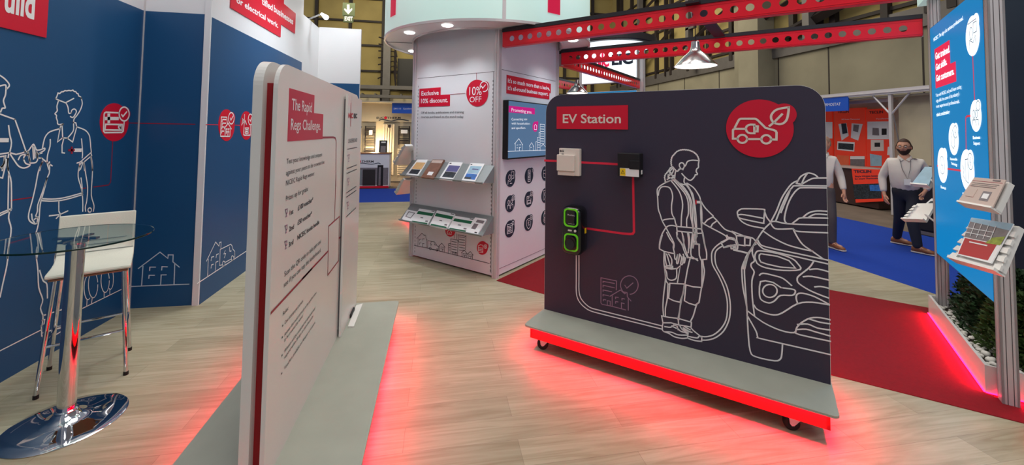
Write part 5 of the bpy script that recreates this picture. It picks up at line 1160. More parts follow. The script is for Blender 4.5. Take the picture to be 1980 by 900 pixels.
# ------------------------------------------------------------------ bar table and stool
tb = empty('bar_table', (-2.09, 2.89, 0), 'round glass bar table on a chrome column in front of the white stool', 'table')
bm = B(); add_lathe(bm, [(0, 0), (0.268, 0), (0.270, 0.004), (0.262, 0.009), (0.20, 0.016), (0.12, 0.026), (0.07, 0.042), (0.052, 0.07), (0, 0.07)], (-2.09, 2.89, 0), 96); autosmooth(mesh_obj('base', fixn(bm), 'chrome', tb), 0.9)
bm = B(); add_lathe(bm, [(0, .06), (0.050, .06), (0.050, .075), (0.0415, .08), (0.0415, 1.02), (0.060, 1.03), (0.060, 1.045), (0, 1.045)], (-2.09, 2.89, 0), 48); autosmooth(mesh_obj('column', fixn(bm), 'chrome', tb))
bm = B(); add_box(bm, -2.20, 2.875, 1.045, -1.98, 2.905, 1.056); add_box(bm, -2.105, 2.78, 1.045, -2.075, 3.0, 1.0555); mesh_obj('top_bracket', bm, 'chrome', tb)
bm = B(); add_lathe(bm, [(0, 1.057), (0.348, 1.057), (0.348, 1.067), (0, 1.067)], (-2.09, 2.89, 0), 96); tp = mesh_obj('table_top', fixn(bm), 'glass', tb)
bm = B(); add_lathe(bm, [(0.3485, 1.0568), (0.350, 1.0585), (0.350, 1.0655), (0.3485, 1.0672), (0.3485, 1.0568)], (-2.09, 2.89, 0), 96); mesh_obj('polished_edge', fixn(bm), 'glass_edge', tb)

sc = Vector((-2.38, 3.446, 0)); srt = Vector((0.866, 0.5, 0)); sfr = Vector((0.5, -0.866, 0))
stl = empty('bar_stool', sc, 'white upholstered bar stool with a low back and chrome legs', 'stool')
MS = Matrix(((srt.x, sfr.x, 0, sc.x), (srt.y, sfr.y, 0, sc.y), (0, 0, 1, 0), (0, 0, 0, 1)))
top = [(0.205, .742), (0.200, .752), (0.18, .758), (0.10, .757), (0.0, .757), (-0.08, .762), (-0.13, .776), (-0.165, .80), (-0.185, .84), (-0.20, .90), (-0.215, .98), (-0.228, 1.055), (-0.232, 1.068)]
bot = [(-0.245, 1.068), (-0.250, 1.055), (-0.245, .98), (-0.238, .90), (-0.225, .83), (-0.20, .775), (-0.165, .745), (-0.12, .728), (0.0, .722), (0.1, .722), (0.19, .728), (0.203, .734)]
def strip_solid(bm, prof, w_, M, bulge=0.0, seg=12, round_=0.02):
    rows = []
    for k in range(seg + 1):
        x = -w_ + 2 * w_ * k / seg; t = abs(x) / w_; s_ = 1.0
        row = []
        cy = sum(p[0] for p in prof) / len(prof)
        for (y, z) in prof: row.append(bm.verts.new(M @ Vector((x, y + 0.012 * (t ** 3) * (1 if z > .8 else 0), z))))
        rows.append(row)
    n = len(prof)
    for a, b in zip(rows, rows[1:]):
        for i in range(n): bm.faces.new((a[i], a[(i + 1) % n], b[(i + 1) % n], b[i]))
    bm.faces.new(rows[0][::-1]); bm.faces.new(rows[-1])
bm = B(); strip_solid(bm, top + bot, 0.205, MS)
o = mesh_obj('seat_shell', fixn(bm), 'white_leather', stl); bv = o.modifiers.new('bevel', 'BEVEL'); bv.width = 0.008; bv.segments = 3; bv.limit_method = 'ANGLE'; bv.angle_limit = 0.9; autosmooth(o)
for zc_, yc in ((.845, -.1835), (.805, -.166), (.875, -.191)):
    bm = B(); add_tube(bm, [MS @ Vector((-.2, yc + .0015, zc_)), MS @ Vector((.2, yc + .0015, zc_))], 0.0022, 6); mesh_obj('seam', bm, 'shelf_metal', stl)
bm = B(); add_box(bm, -.19, -.16, .712, .19, .19, .724, MS, bev=.003); mesh_obj('seat_board', fixn(bm), 'seat_wood', stl)
feet = []
for sx, sy in ((-1, 1), (1, 1), (-1, -1), (1, -1)):
    t_ = MS @ Vector((sx * .165, sy * .145, .712)); f_ = MS @ Vector((sx * .208, sy * .205, .018)); feet.append((t_, f_))
    bm = B(); add_tube(bm, [t_, f_], 0.0125, 14); lg = mesh_obj('leg', bm, 'chrome', stl, smooth=False); autosmooth(lg)
    bm = B(); add_tube(bm, [f_ + Vector((0, 0, .006)), f_ - Vector((0, 0, .018))], 0.0145, 12); mesh_obj('foot_cap', bm, 'rubber', lg)
def onleg(i, z): a, b = feet[i]; t = (a.z - z) / (a.z - b.z); return a.lerp(b, t)
for i, j, z in ((0, 1, .30), (0, 2, .30), (1, 3, .30), (2, 3, .30)):
    bm = B(); add_tube(bm, [onleg(i, z), onleg(j, z)], 0.0085, 10); autosmooth(mesh_obj('footrest', bm, 'chrome', stl))

# ------------------------------------------------------------------ people
def skinned(V, Ed, R, root, sub=2):
    me = bpy.data.meshes.new('skeleton'); me.from_pydata([Vector(v) for v in V], Ed, [])
    o = bpy.data.objects.new('skeleton', me); COL.objects.link(o)
    sk = o.modifiers.new('s', 'SKIN'); sk.use_smooth_shade = True
    for i, r in enumerate(R):
        s = me.skin_vertices[0].data[i]; s.radius = r if isinstance(r, tuple) else (r, r); s.use_root = (i == root)
    ss = o.modifiers.new('u', 'SUBSURF'); ss.levels = sub; ss.render_levels = sub
    dg = bpy.context.evaluated_depsgraph_get(); dg.update()
    m2 = bpy.data.meshes.new_from_object(o.evaluated_get(dg)); bpy.data.objects.remove(o); bpy.data.meshes.remove(me)
    bm = B(); bm.from_mesh(m2); bpy.data.meshes.remove(m2); return bm
def chain(V, Ed, R, start, pts):
    i = start
    for p, r in pts: V.append(p); R.append(r); Ed.append((i, len(V) - 1)); i = len(V) - 1
    return i
def fingers(V, Ed, R, wrist, hand, fwd, k=1.0):
    """palm and five fingers hanging from the wrist; fwd = thumb side direction"""
    h = Vector(hand); w_ = Vector(wrist); d = (h - w_).normalized(); f = Vector(fwd).normalized(); s = d.cross(f).normalized()
    return [[(h + f * o_ * k + d * 0.035 * k, .0095), (h + f * o_ * k + d * (0.035 + L * .5) * k + s * .008, .009), (h + f * o_ * .9 * k + d * (0.035 + L * .85) * k + s * .028, .008)] for o_, L in ((-.03, .06), (-.010, .075), (.010, .08), (.03, .07))] + [[(w_.lerp(h, .6) + f * .04, .011), (w_.lerp(h, 1.0) + f * .062 + d * .02, .0095)]]
def head_bm(c, rx, ry, rz, yaw, nose=1.0):
    """one sculpted head: skull, jaw, nose, brows, ears"""
    bm = B(); bmesh.ops.create_uvsphere(bm, u_segments=40, v_segments=28, radius=1.0)
    for v in bm.verts:
        x, y, z = v.co
        jaw = max(0, -z); w_ = 1 - 0.28 * jaw ** 1.5; x2 = x * w_ * rx; y2 = y * ry * (1 - 0.10 * jaw)
        if y > 0 and z < 0: y2 += ry * 0.06 * jaw
        z2 = z * rz
        if y > 0.6:
            e = math.exp(-(x / .13) ** 2) * math.exp(-((z + .12) / .22) ** 2); y2 += nose * .026 * e * (1 if z > -.3 else .4)
            for s_ in (-1, 1): y2 -= .010 * math.exp(-((x - s_ * .36) / .16) ** 2) * math.exp(-((z - .06) / .10) ** 2)
            y2 += .005 * math.exp(-(x / .3) ** 2) * math.exp(-((z + .48) / .06) ** 2) - .004 * math.exp(-(x / .3) ** 2) * math.exp(-((z + .42) / .03) ** 2)
        v.co = Vector((x2, y2, z2))
    for s_ in (-1, 1):
        r = bmesh.ops.create_uvsphere(bm, u_segments=10, v_segments=8, radius=1.0)
        for v in r['verts']: v.co = Vector((s_ * rx * 1.0 + v.co.x * .012, v.co.y * .018 - .005, v.co.z * .034 - .005))
    M = Matrix.Translation(c) @ Matrix.Rotation(yaw, 4, 'Z')
    for v in bm.verts: v.co = M @ v.co
    return bm, M
def add_bm(dst, src, M=None):
    me = bpy.data.meshes.new('t'); src.to_mesh(me); src.free(); n = len(dst.verts); dst.from_mesh(me); bpy.data.meshes.remove(me)
    if M is not None:
        dst.verts.ensure_lookup_table()
        for v in dst.verts[n:]: v.co = M @ v.co
def person(root, X, J, label, hairmat, trouser, beard, glasses, yaw):
    """J in a local frame: x image-right, y towards the camera, z up"""
    e = empty('person', root, label, 'person')
    Y = Vector((X.y, -X.x, 0)); M = Matrix(((X.x, Y.x, 0, root[0]), (X.y, Y.y, 0, root[1]), (0, 0, 1, 0), (0, 0, 0, 1)))
    V = [Vector(J['pelvis'])]; R = [(.13, .105)]; Ed = []
    ch = chain(V, Ed, R, 0, [(Vector(J['spine']), (.13, .105)), (Vector(J['chest']), (.14, .105))])
    chain(V, Ed, R, ch, [(Vector(J['neck']), .062), (Vector(J['head']) - Vector((0, 0, .06)), .06)])
    for a in ('l', 'r'):
        sh, el, wr, hd = [Vector(p) for p in J['arm_' + a]]
        i = chain(V, Ed, R, ch, [(sh, .06), (el, .045), (wr, .028), (hd, (.036, .018))])
        for fg in fingers(V, Ed, R, wr, hd, J['thumb_' + a]): chain(V, Ed, R, i, fg)
        hp, kn, an, toe = [Vector(p) for p in J['leg_' + a]]
        chain(V, Ed, R, 0, [(hp, .085), (kn, .06), (an, .042), (an.lerp(toe, .5) - Vector((0, 0, .02)), .035), (toe, .03)])
    bm = skinned(V, Ed, R, 0, 1)
    hb_, MH = head_bm(Vector(J['head']), .082, .10, .125, yaw)
    add_bm(bm, hb_)
    for v in bm.verts: v.co = M @ v.co
    mesh_obj('body', bm, 'skin', e, smooth=True)
    # shirt
    V = [Vector(J['pelvis']) - Vector((0, 0, .04))]; R = [tuple(v * .95 for v in J['waist'])]; Ed = []
    ch = chain(V, Ed, R, 0, [(Vector(J['spine']), J.get('belly', (.205, .165))), (Vector(J['chest']), J.get('chestr', (.165, .13)))]); chain(V, Ed, R, ch, [(Vector(J['neck']) - Vector((0, 0, .03)), .078), (Vector(J['neck']) + Vector((0, 0, .015)), .068)])
    for a in ('l', 'r'):
        sh, el, wr, hd = [Vector(p) for p in J['arm_' + a]]
        chain(V, Ed, R, ch, [(sh, .074), (sh.lerp(el, .5), .066), (el, .058), (el.lerp(wr, .5), .052), (wr, .042)])
    bm = skinned(V, Ed, R, 0, 2)
    for v in bm.verts: v.co = M @ v.co
    sh_ = mesh_obj('shirt', bm, 'shirt_white', e, smooth=True)
    # trousers
    V = [Vector(J['pelvis']) + Vector((0, 0, .13))]; R = [tuple(v * 1.06 for v in J['waist'])]; Ed = []
    pv = chain(V, Ed, R, 0, [(Vector(J['pelvis']), (.165, .135))])
    for a in ('l', 'r'):
        hp, kn, an, toe = [Vector(p) for p in J['leg_' + a]]
        chain(V, Ed, R, pv, [(hp, .098), (kn, .078), (kn.lerp(an, .6), .068), (an + (kn - an) * .1, .062), (an - Vector((0, 0, .035)), .058)])
    bm = skinned(V, Ed, R, 0, 2)
    for v in bm.verts: v.co = M @ v.co
    mesh_obj('trousers', bm, trouser, e, smooth=True)
    # shoes
    for a in ('l', 'r'):
        an, toe = Vector(J['leg_' + a][2]), Vector(J['leg_' + a][3]); d = (toe - an); d.z = 0; d.normalize(); s = Vector((-d.y, d.x, 0)); zb = max(0.0, toe.z - .045)
        bm = B(); rows = []
        pitch = (an.z - toe.z - .06) * .0
        for t, w_, h_ in ((-.07, .026, .06), (-.055, .036, .085), (.0, .038, .10), (.05, .040, .085), (.10, .046, .06), (.15, .046, .048), (.19, .034, .038), (.205, .012, .02)):
            c = Vector((an.x, an.y, 0)) + d * t; rows.append([bm.verts.new(c + s * (w_ * math.cos(k * PI / 5)) + Vector((0, 0, zb + .014 + h_ * math.sin(k * PI / 5) ** .7))) for k in range(6)])
        for r1, r2_ in zip(rows, rows[1:]):
            for k in range(5): bm.faces.new((r1[k], r1[k + 1], r2_[k + 1], r2_[k]))
            bm.faces.new((r1[5], r1[0], r2_[0], r2_[5]))
        bm.faces.new(rows[0]); bm.faces.new(rows[-1][::-1])
        for v in bm.verts: v.co = M @ v.co
        so = mesh_obj('shoe', fixn(bm), 'shoe_tan', e, smooth=True)
        pl = Pl(M @ (Vector((an.x, an.y, 0))), M.to_3x3() @ d, (0, 0, 1), M.to_3x3() @ s)
        slab('sole', pl, rrect(-.078, -.044, .215, .044, .04, 6), zb, zb + .016, 'shoe_sole', so)
    # hair, beard, glasses, eyes
    def cap(nm, f, k, m):
        b_, M2 = head_bm(Vector((0, 0, 0)), .082 * k, .10 * k, .125 * k, 0, 0.6)
        bmesh.ops.delete(b_, geom=[v for v in b_.verts if not f(v.co)], context='VERTS')
        T = M @ MH
        for v in b_.verts: v.co = T @ v.co
        if b_.verts: mesh_obj(nm, b_, m, e, smooth=True)
    cap('hair', lambda c: c.z > .052 + max(0, c.y) * .35 or (c.y < .01 and c.z > -.03) or (abs(c.x) > .07 and c.y < .045 and c.z > .0), 1.07, hairmat)
    if beard: cap('beard', lambda c: c.z < -.022 and (c.y > -.02) and not (abs(c.x) < .03 and c.z > -.05 and c.y > .05) and (c.z < -.045 or abs(c.x) > .045 or c.y < .05), 1.09, hairmat)
    T = M @ MH
    for s_ in (-1, 1):
        p = T @ Vector((s_ * .031, .091, .006)); bm = B(); bmesh.ops.create_uvsphere(bm, u_segments=10, v_segments=8, radius=.0105)
        for v in bm.verts: v.co += p
        ey = mesh_obj('eye', bm, 'eye_white', e, smooth=True)
        p = T @ Vector((s_ * .031, .1, .006)); bm = B(); bmesh.ops.create_uvsphere(bm, u_segments=8, v_segments=6, radius=.0048)
        for v in bm.verts: v.co += p
        mesh_obj('iris', bm, 'rubber', ey)
        bm = B(); add_tube(bm, [T @ Vector((s_ * .016, .1, .026)), T @ Vector((s_ * .034, .098, .031)), T @ Vector((s_ * .05, .086, .026))], .0035, 6); mesh_obj('eyebrow', bm, hairmat, e)
    bm = B(); add_tube(bm, [T @ Vector((-.022, .101, -.052)), T @ Vector((0, .108, -.050)), T @ Vector((.022, .101, -.052))], .0045, 6, rr=[.001, .0045, .001]); mesh_obj('mouth', bm, 'lip', e)
    if glasses:
        bm = B()
        for s_ in (-1, 1): add_tube(bm, [T @ Vector((s_ * .033 + .021 * math.cos(t * PI / 8), .112 - .25 * abs(.021 * math.cos(t * PI / 8) + 0) * 0, .006 + .015 * math.sin(t * PI / 8))) for t in range(17)], .0016, 5, caps=False); add_tube(bm, [T @ Vector((s_ * .054, .110, .01)), T @ Vector((s_ * .086, .02, .012))], .0016, 5)
        add_tube(bm, [T @ Vector((-.012, .112, .01)), T @ Vector((.012, .112, .01))], .0016, 5); mesh_obj('glasses', bm, 'rubber', e)
    # collar, buttons, belt
    n_ = Vector(J['neck']); bm = B()
    for s_ in (-1, 1):
        pts = [(s_ * .012, .088, -.035), (s_ * .075, .03, .03), (s_ * .085, .04, -.012), (s_ * .05, .105, -.062)]
        vs = [bm.verts.new(M @ (n_ + Vector(p))) for p in pts]; f = bm.faces.new(vs)
        vs2 = [bm.verts.new(M @ (n_ + Vector(p) + Vector((0, .006, 0)))) for p in pts]; bm.faces.new(vs2[::-1])
        for i in range(4): bm.faces.new((vs[i], vs[(i + 1) % 4], vs2[(i + 1) % 4], vs2[i]))
    mesh_obj('collar', fixn(bm), 'shirt_white', sh_)
    return e, M
def floorat(x, y): p = on_floor(x, y); return (p.x, p.y, 0)
r_ = floorat(1757, 482); v_ = Vector((r_[0], r_[1], 0)).normalized(); X = Vector((v_.y, -v_.x, 0))
J2 = dict(pelvis=(-.015, 0, .86), spine=(-.02, .02, 1.05), chest=(-.01, .0, 1.25), neck=(-.015, .0, 1.405), head=(-.02, .03, 1.56), waist=(.18, .14), belly=(.20, .165), chestr=(.19, .14),
          arm_l=[(-.185, .0, 1.325), (-.285, -.03, 1.07), (-.265, .06, .84), (-.25, .09, .76)], thumb_l=(.6, .8, 0),
          arm_r=[(.165, .0, 1.325), (.275, -.03, 1.08), (.20, .10, .92), (.17, .14, .86)], thumb_r=(-.6, .8, 0),
          leg_l=[(-.08, -.02, .80), (-.09, -.10, .46), (-.135, -.32, .11), (.0, -.29, .05)], leg_r=[(.07, .02, .80), (.05, .16, .45), (.10, .18, .09), (.24, .22, .05)])
e, M2_ = person(r_, X, J2, 'bearded person in glasses, white shirt and dark trousers walking along the blue aisle', 'hair_brown', 'trouser_navy', True, True, PI * 1.0 + PI + .15)
bm = B(); add_tube(bm, [M2_ @ Vector(p) for p in ((-.07, .10, 1.37), (-.045, .165, 1.22), (0.01, .185, 1.08), (.04, .165, 1.22), (.05, .10, 1.37))], .004, 6); mesh_obj('lanyard', bm, 'alu_dark', e)
bm = B(); add_box(bm, -.03, .185, .99, .045, .19, 1.08, M2_); mesh_obj('badge', bm, 'paper', e)
r1_ = floorat(1592, 478)
J1_ = dict(pelvis=(.0, 0, .87), spine=(.0, .01, 1.06), chest=(.0, .0, 1.28), neck=(.01, .0, 1.44), head=(.03, .02, 1.59), waist=(.15, .125), belly=(.155, .135),
          arm_l=[(-.15, .0, 1.345), (-.22, 0, 1.09), (-.21, .08, .87), (-.20, .1, .79)], thumb_l=(.6, .8, 0),
          arm_r=[(.15, .0, 1.345), (.225, -.02, 1.11), (.26, .06, .90), (.265, .08, .82)], thumb_r=(-.6, .8, 0),
          leg_l=[(-.08, 0, .80), (-.10, .06, .46), (-.11, .02, .09), (-.11, .2, .05)], leg_r=[(.08, 0, .80), (.10, .05, .46), (.11, -.02, .09), (.23, .10, .05)])
v1_ = Vector((r1_[0], r1_[1], 0)).normalized(); X = Vector((v1_.y, -v1_.x, 0))
person(r1_, X, J1_, 'person in a white shirt and grey trousers half hidden behind the EV board edge', 'hair_grey', 'trouser_grey', False, False, .6)

# ------------------------------------------------------------------ rear tower with lightbox
K2 = Vector((4.46, 8.61, 0)); dL = Vector((-r2, r2, 0)); nF = Vector((-r2, -r2, 0))
alu_post(K2 + Vector((-.02, .0, 0)), dR, nR, 0.10, 3.74, 'aluminium post beside the far white lightbox sign')
alu_post(K2 + dL * 1.50, dR, nR, 0.08, 3.74, 'aluminium post at the left of the far white lightbox sign')
PL2 = Pl(K2, -dL, nF)
def sgn(name, z0, z1, m, label, cat):
    e = empty(name, (K2 + dL * .75).to_tuple()[:2] + (z0,), label, cat); slab('frame', PL2, rect(-1.45, z0, -.07, z1), -.12, -.004, 'aluminium', e); s_ = slab('lit_face', PL2, rect(-1.43, z0 + .01, -.09, z1 - .01), -.004, 0.0, m, e); return e, s_
e, s_ = sgn('lightbox_sign', 2.90, 3.72, 'screen_white', 'far white lightbox sign with red and navy lettering above the receding beam', 'sign')
t2 = (PL2.px(1200, 121, .002), PL2.px(1224, 120, .002))
zz = zpx((1120, 60), 6.925, "215,468 400,468 435,455 720,440")
bm = B(); p0 = PL2.px(*zz[0], .002); p1 = PL2.px(*zz[1], .002); p2 = PL2.px(*zz[2], .002); p3 = PL2.px(*zz[3], .002); zl_ = p1[1]
add_text(bm, PL2, 'NIC', (p0[0], zl_), (p1[0], zl_), .24, .002, .05); mesh_obj('red_lettering', bm, 'screen_red', s_)
bm = B(); add_text(bm, PL2, 'EIC', (p2[0], zl_ + .02), (p3[0], zl_ + .02), .24, .002, .05); mesh_obj('dark_lettering', bm, 'dark_navy', s_)
bm = B(); ribbon(bm, PL2, [((p0[0] + p1[0]) / 2 + .01, zl_ - .25), ((p0[0] + p1[0]) / 2 + .01, zl_ + .5)], .05, .003); mesh_obj('red_bar', bm, 'screen_red', s_)
sgn('lightbox_screen', 0.62, 2.70, 'screen_blue', 'far blue lightbox whose top edge shows above the EV board', 'lightbox')
cn = Vector((3.93 + .2, 9.14 + .2, 0))
dr = empty('canopy_disc', (cn.x, cn.y, 3.76), 'flat black round canopy with a glowing underside above the far sign', 'canopy')
bm = B(); add_lathe(bm, [(0, 3.78), (.98, 3.78), (1.0, 3.80), (1.0, 3.94), (0, 3.94)], cn, 64); mesh_obj('rim', fixn(bm), 'black_steel', dr)
bm = B(); add_lathe(bm, [(0, 3.77), (.86, 3.77), (.86, 3.779), (0, 3.779)], cn, 64); mesh_obj('glowing_underside', fixn(bm), 'screen_white', dr)

# ------------------------------------------------------------------ exit sign and wall spot arm
xs = empty('exit_sign', on_plane(673, 42, (0, 22, 0), (0, 1, 0)), 'green hanging EXIT sign with a white downward arrow', 'sign')
PX = Pl((0, 22, 0), (1, 0, 0), (0, -1, 0)); Z6 = ((580, 0), 4.5)
q = pxpoly(PX, zpx(*Z6, "370,140 478,140 478,30 370,30")); slab('arrow_plate', PX, rect(q[0][0], q[0][1], q[1][0], q[2][1]), 0, .04, 'exit_green', xs)
q = pxpoly(PX, zpx(*Z6, "378,195 465,195 465,140 378,140")); slab('text_plate', PX, rect(q[0][0], q[0][1], q[1][0], q[2][1]), 0, .04, 'exit_green', xs)
q = pxpoly(PX, zpx(*Z6, "422,127 387,88 390,74 411,90 411,42 432,42 434,90 455,72 456,88")); slab('arrow', PX, q, .041, .045, 'white_ink', xs)
zz = zpx(*Z6, "388,178 458,180"); texts('lettering', PX, [('EXIT', zz[0], zz[1], zz[0][1] - 8, .04)], .046, 'white_ink', xs)
q = pxpoly(PX, zpx(*Z6, "385,30 462,30"))
for a in q: bm = B(); add_tube(bm, [PX.pt(a[0], a[1], .02), PX.pt(a[0], a[1] + 3.2, .02)], .015, 6); mesh_obj('hanger', bm, 'dark_steel', xs)
sa = empty('spot_arm', (-2.25, 8.0, 3.64), 'white arm spotlight clipped on top of the rear white wall', 'spotlight')
a = on_plane(597, 37, (0, 7.9, 0), (0, 1, 0)); b = on_plane(622, 27, (0, 7.6, 0), (0, 1, 0)); c = on_plane(631, 34, (0, 7.5, 0), (0, 1, 0))
bm = B(); add_tube(bm, [Vector((-2.28, 8.0, 3.60)), a, b], .014, 8); mesh_obj('arm', bm, 'white_gloss', sa)
bm = B(); add_tube(bm, [b, c], .03, 10, rr=[.022, .045]); mesh_obj('lamp_head', bm, 'lamp_glow', sa)
for (loc, tgt, en) in (((-0.9, 5.8, 3.9), (-2.25, 6.0, 1.6), 130), ((-2.55, 3.7, 4.5), (-2.55, 4.57, 2.4), 16), ((-1.6, 7.3, 4.2), (-2.0, 8.3, 3.0), 40), ((-1.4, 3.0, 4.4), (-2.845, 2.8, 2.2), 14)):
    l = bpy.data.lights.new('wall_spot', 'SPOT'); l.energy = en; l.spot_size = 1.9; l.spot_blend = 1; l.shadow_soft_size = .08; l.color = (.88, .96, 1)
    o = bpy.data.objects.new('wall_spot', l); COL.objects.link(o); o.matrix_world = Matrix.Translation(loc) @ (Vector(tgt) - Vector(loc)).to_track_quat('-Z', 'Y').to_matrix().to_4x4()

# ------------------------------------------------------------------ radiator booth behind the aisle
ZR = ((680, 170), 3.915)
PB = Pl((0, 14.5, 0), (1, 0, 0), (0, -1, 0)); PC = Pl((0, 13.0, 0), (1, 0, 0), (0, -1, 0))
structure(box_obj('wall_booth', -5.5, 14.5, 0, 1.0, 14.6, 2.0, 'cream_wall'))
fa = empty('fascia', (-2, 14.45, 2.0), 'cream booth fascia with black lettering, a red dot and a dark wave', 'sign')
q = pxpoly(PB, zpx(*ZR, "60,262 440,262")); slab('board', PB, rect(-5.5, 2.0, 1.0, 2.62), 0.001, .06, 'cream_wall', fa)
zz = zpx(*ZR, "188,235 245,235 268,235 370,235")
texts('lettering', PB, [('EUC', zz[0], zz[1], zz[0][1] - 4.2, .02), ('THERM', zz[2], zz[3], zz[2][1] - 4.2, .02)], .062, 'black_ink', fa)
c = PB.px(*zpx(*ZR, [(257, 227)])[0], .062); slab('red_dot', PB, ell(c[0], c[1], .05, .05, 24), .061, .064, 'red_ink', fa)
lines('wave', PB, [(*ZR, ["208,246 230,240 260,244 300,252 340,242 380,240 430,250"])], .03, .062, 'dark_navy', fa)
structure(box_obj('ceiling_booth', -5.5, 13.9, 2.62, 1.0, 14.6, 2.66, 'cream_wall'))
q = pxpoly(PB, zpx(*ZR, "305,192 480,192 480,118 305,118"), .4)
hs = tag(slab('aisle_sign', PB, rect(q[0][0], q[0][1], q[1][0], q[2][1]), .40, .42, 'sign_blue'), 'blue hanging stand number sign reading SH111', 'sign')
zz = zpx(*ZR, "318,163 372,163 392,163 436,163 "); WLOC[hs.name] = WLOC[hs.name]
texts('lettering', PB, [('SH111', zz[0], zz[1], zz[0][1] - 3), ('Eucotherm', zz[2], (zz[3][0] + 6, zz[3][1]), zz[2][1] - 3)], .425, 'white_ink', hs)
def radiator(x0, x1, y0, y1, horiz, n, m, label, pl=PB):
    q = pxpoly(pl, zpx(*ZR, [(x0, y1), (x1, y0)])); a0, z0, a1, z1 = q[0][0], q[0][1], q[1][0], q[1][1]
    e = empty('towel_radiator' if horiz else 'column_radiator', pl.pt((a0 + a1) / 2, z0, .05), label, 'radiator')
    for z in (z0 + .12, z1 - .12): bm = B(); add_box(bm, a0 + .05, 14.40, z, a1 - .05, 14.5, z + .03); mesh_obj('wall_bracket', bm, m, e)
    bm = B()
    if horiz:
        for a in (a0 + .02, a1 - .02): add_tube(bm, [pl.pt(a, z0, .08), pl.pt(a, z1, .08)], .02, 8)
        mesh_obj('upright', bm, m, e); bm = B()
        for k in range(n):
            if k % 6 == 5: continue
            z = z0 + .03 + (z1 - z0 - .06) * k / (n - 1); add_tube(bm, [pl.pt(a0, z, .1), pl.pt(a1, z, .1)], .014, 6)
        mesh_obj('rail', bm, m, e)
    else:
        for k in range(n): a = a0 + (a1 - a0) * (k + .5) / n; add_box(bm, a - (a1 - a0) / n * .38, -.11, z0, a + (a1 - a0) / n * .38, -.05, z1, Matrix.Translation((0, 14.5, 0)), bev=.01)
        mesh_obj('tube', fixn(bm), m, e); bm = B()
        for z in (z0 + .05, z1 - .05): add_box(bm, a0, -.09, z - .02, a1, -.03, z + .02, Matrix.Translation((0, 14.5, 0)))
        mesh_obj('manifold', bm, m, e)
    return e
r0 = radiator(98, 186, 290, 505, True, 22, 'radiator_dark', 'dark ladder towel radiator with a small label at left of the booth')
q = pxpoly(PB, zpx(*ZR, "135,355 162,320")); slab('label', PB, rect(q[0][0], q[0][1], q[1][0], q[1][1]), .12, .125, 'paper', r0)
r1 = radiator(228, 330, 275, 660, False, 5, 'radiator_cream', 'tall cream column radiator glowing in warm light in the booth')
q = pxpoly(PB, zpx(*ZR, "278,302 300,280")); slab('label', PB, rect(q[0][0], q[0][1], q[1][0], q[1][1]), .12, .125, 'radiator_dark', r1)
r3 = radiator(352, 445, 290, 430, True, 14, 'radiator_dark', 'dark ladder towel radiator at the right of the booth')
q = pxpoly(PB, zpx(*ZR, "375,345 425,318")); slab('label', PB, rect(q[0][0], q[0][1], q[1][0], q[1][1]), .12, .125, 'paper', r3)
radiator(345, 445, 460, 662, True, 14, 'radiator_cream', 'cream towel radiator standing below the dark one in the booth')
l = bpy.data.lights.new('booth_spot', 'POINT'); l.energy = 60; l.color = (1, .76, .46); l.shadow_soft_size = .1
o = bpy.data.objects.new('booth_spot', l); COL.objects.link(o); o.location = (-2.0, 14.1, 1.15)
ct = empty('counter', (-2.2, 13.2, 0), 'booth counter whose printed front shows dark radiators above a red foot', 'counter')
q = pxpoly(PC, zpx(*ZR, "280,758 280,508")); a1 = q[0][0]; a0 = -3.2
bm = B(); add_box(bm, a0, 13.0, 0, a1, 13.5, 1.0); mesh_obj('cabinet', bm, 'white_panel', ct)
bm = B(); add_box(bm, a0 - .02, 12.98, 1.0, a1 + .03, 13.52, 1.03); mesh_obj('worktop', bm, 'seat_wood', ct)
zz = zpx(*ZR, "75,565 166,566"); texts('lettering', PC, [('THERM', zz[0], zz[1], zz[0][1] - 4.2, .02)], .004, 'black_ink', ct)
c = PC.px(*zpx(*ZR, [(60, 558)])[0]); slab('red_dot', PC, ell(c[0], c[1], .045, .045, 24), .001, .004, 'red_ink', ct)
lines('wave', PC, [(*ZR, ["40,576 80,570 120,576 160,578 200,570 218,576"])], .02, .004, 'dark_navy', ct)
def patch(nm, s, m, h=.002): q = pxpoly(PC, zpx(*ZR, s)); return slab(nm, PC, rect(q[0][0], q[0][1], q[1][0], q[1][1]), .0005, h, m, ct)
patch('grey_panel', "30,740 278,605", 'paper_grey', .001); patch('dark_radiator_print', "82,742 180,618", 'radiator_dark'); patch('dark_radiator_print', "192,750 240,585", 'matt_black', .0025); patch('light_print', "202,740 222,600", 'paper_grey', .003); patch('grey_door_print', "45,735 78,620", 'shelf_metal'); patch('red_foot', "30,760 280,742", 'red_ink', .003)
bk = empty('catalogue_holder', (-1.72, 13.2, 1.03), 'black catalogue standing on the booth counter', 'catalogue')
pk_ = Pl((0, 13.2, 0), (1, 0, 0), (0, -1, .25), (0, .25, 1)); q = [pk_.px(*p) for p in zpx(*ZR, "205,502 272,400")]
slab('cover', pk_, rect(q[0][0], q[0][1], q[1][0], q[1][1]), 0, .03, 'matt_black', bk); slab('photo', pk_, rect(q[0][0] + .05, q[0][1] + .05, q[1][0] - .04, q[0][1] + .25), .03, .032, 'paper_grey', bk); slab('title', pk_, rect(q[0][0] + .06, q[1][1] - .08, q[1][0] - .05, q[1][1] - .04), .03, .032, 'paper', bk)
jk = empty('hanging_jacket', (-2.65, 13.9, .9), 'dark jacket hanging at the left edge of the booth', 'jacket')
bm = B(); add_lathe(bm, [(0, .72), (.11, .74), (.13, .95), (.12, 1.3), (.10, 1.62), (.16, 1.72), (.05, 1.82), (0, 1.84)], (-2.62, 14.36, .1), 14); mesh_obj('cloth', fixn(bm), 'trouser_navy', jk, smooth=True)
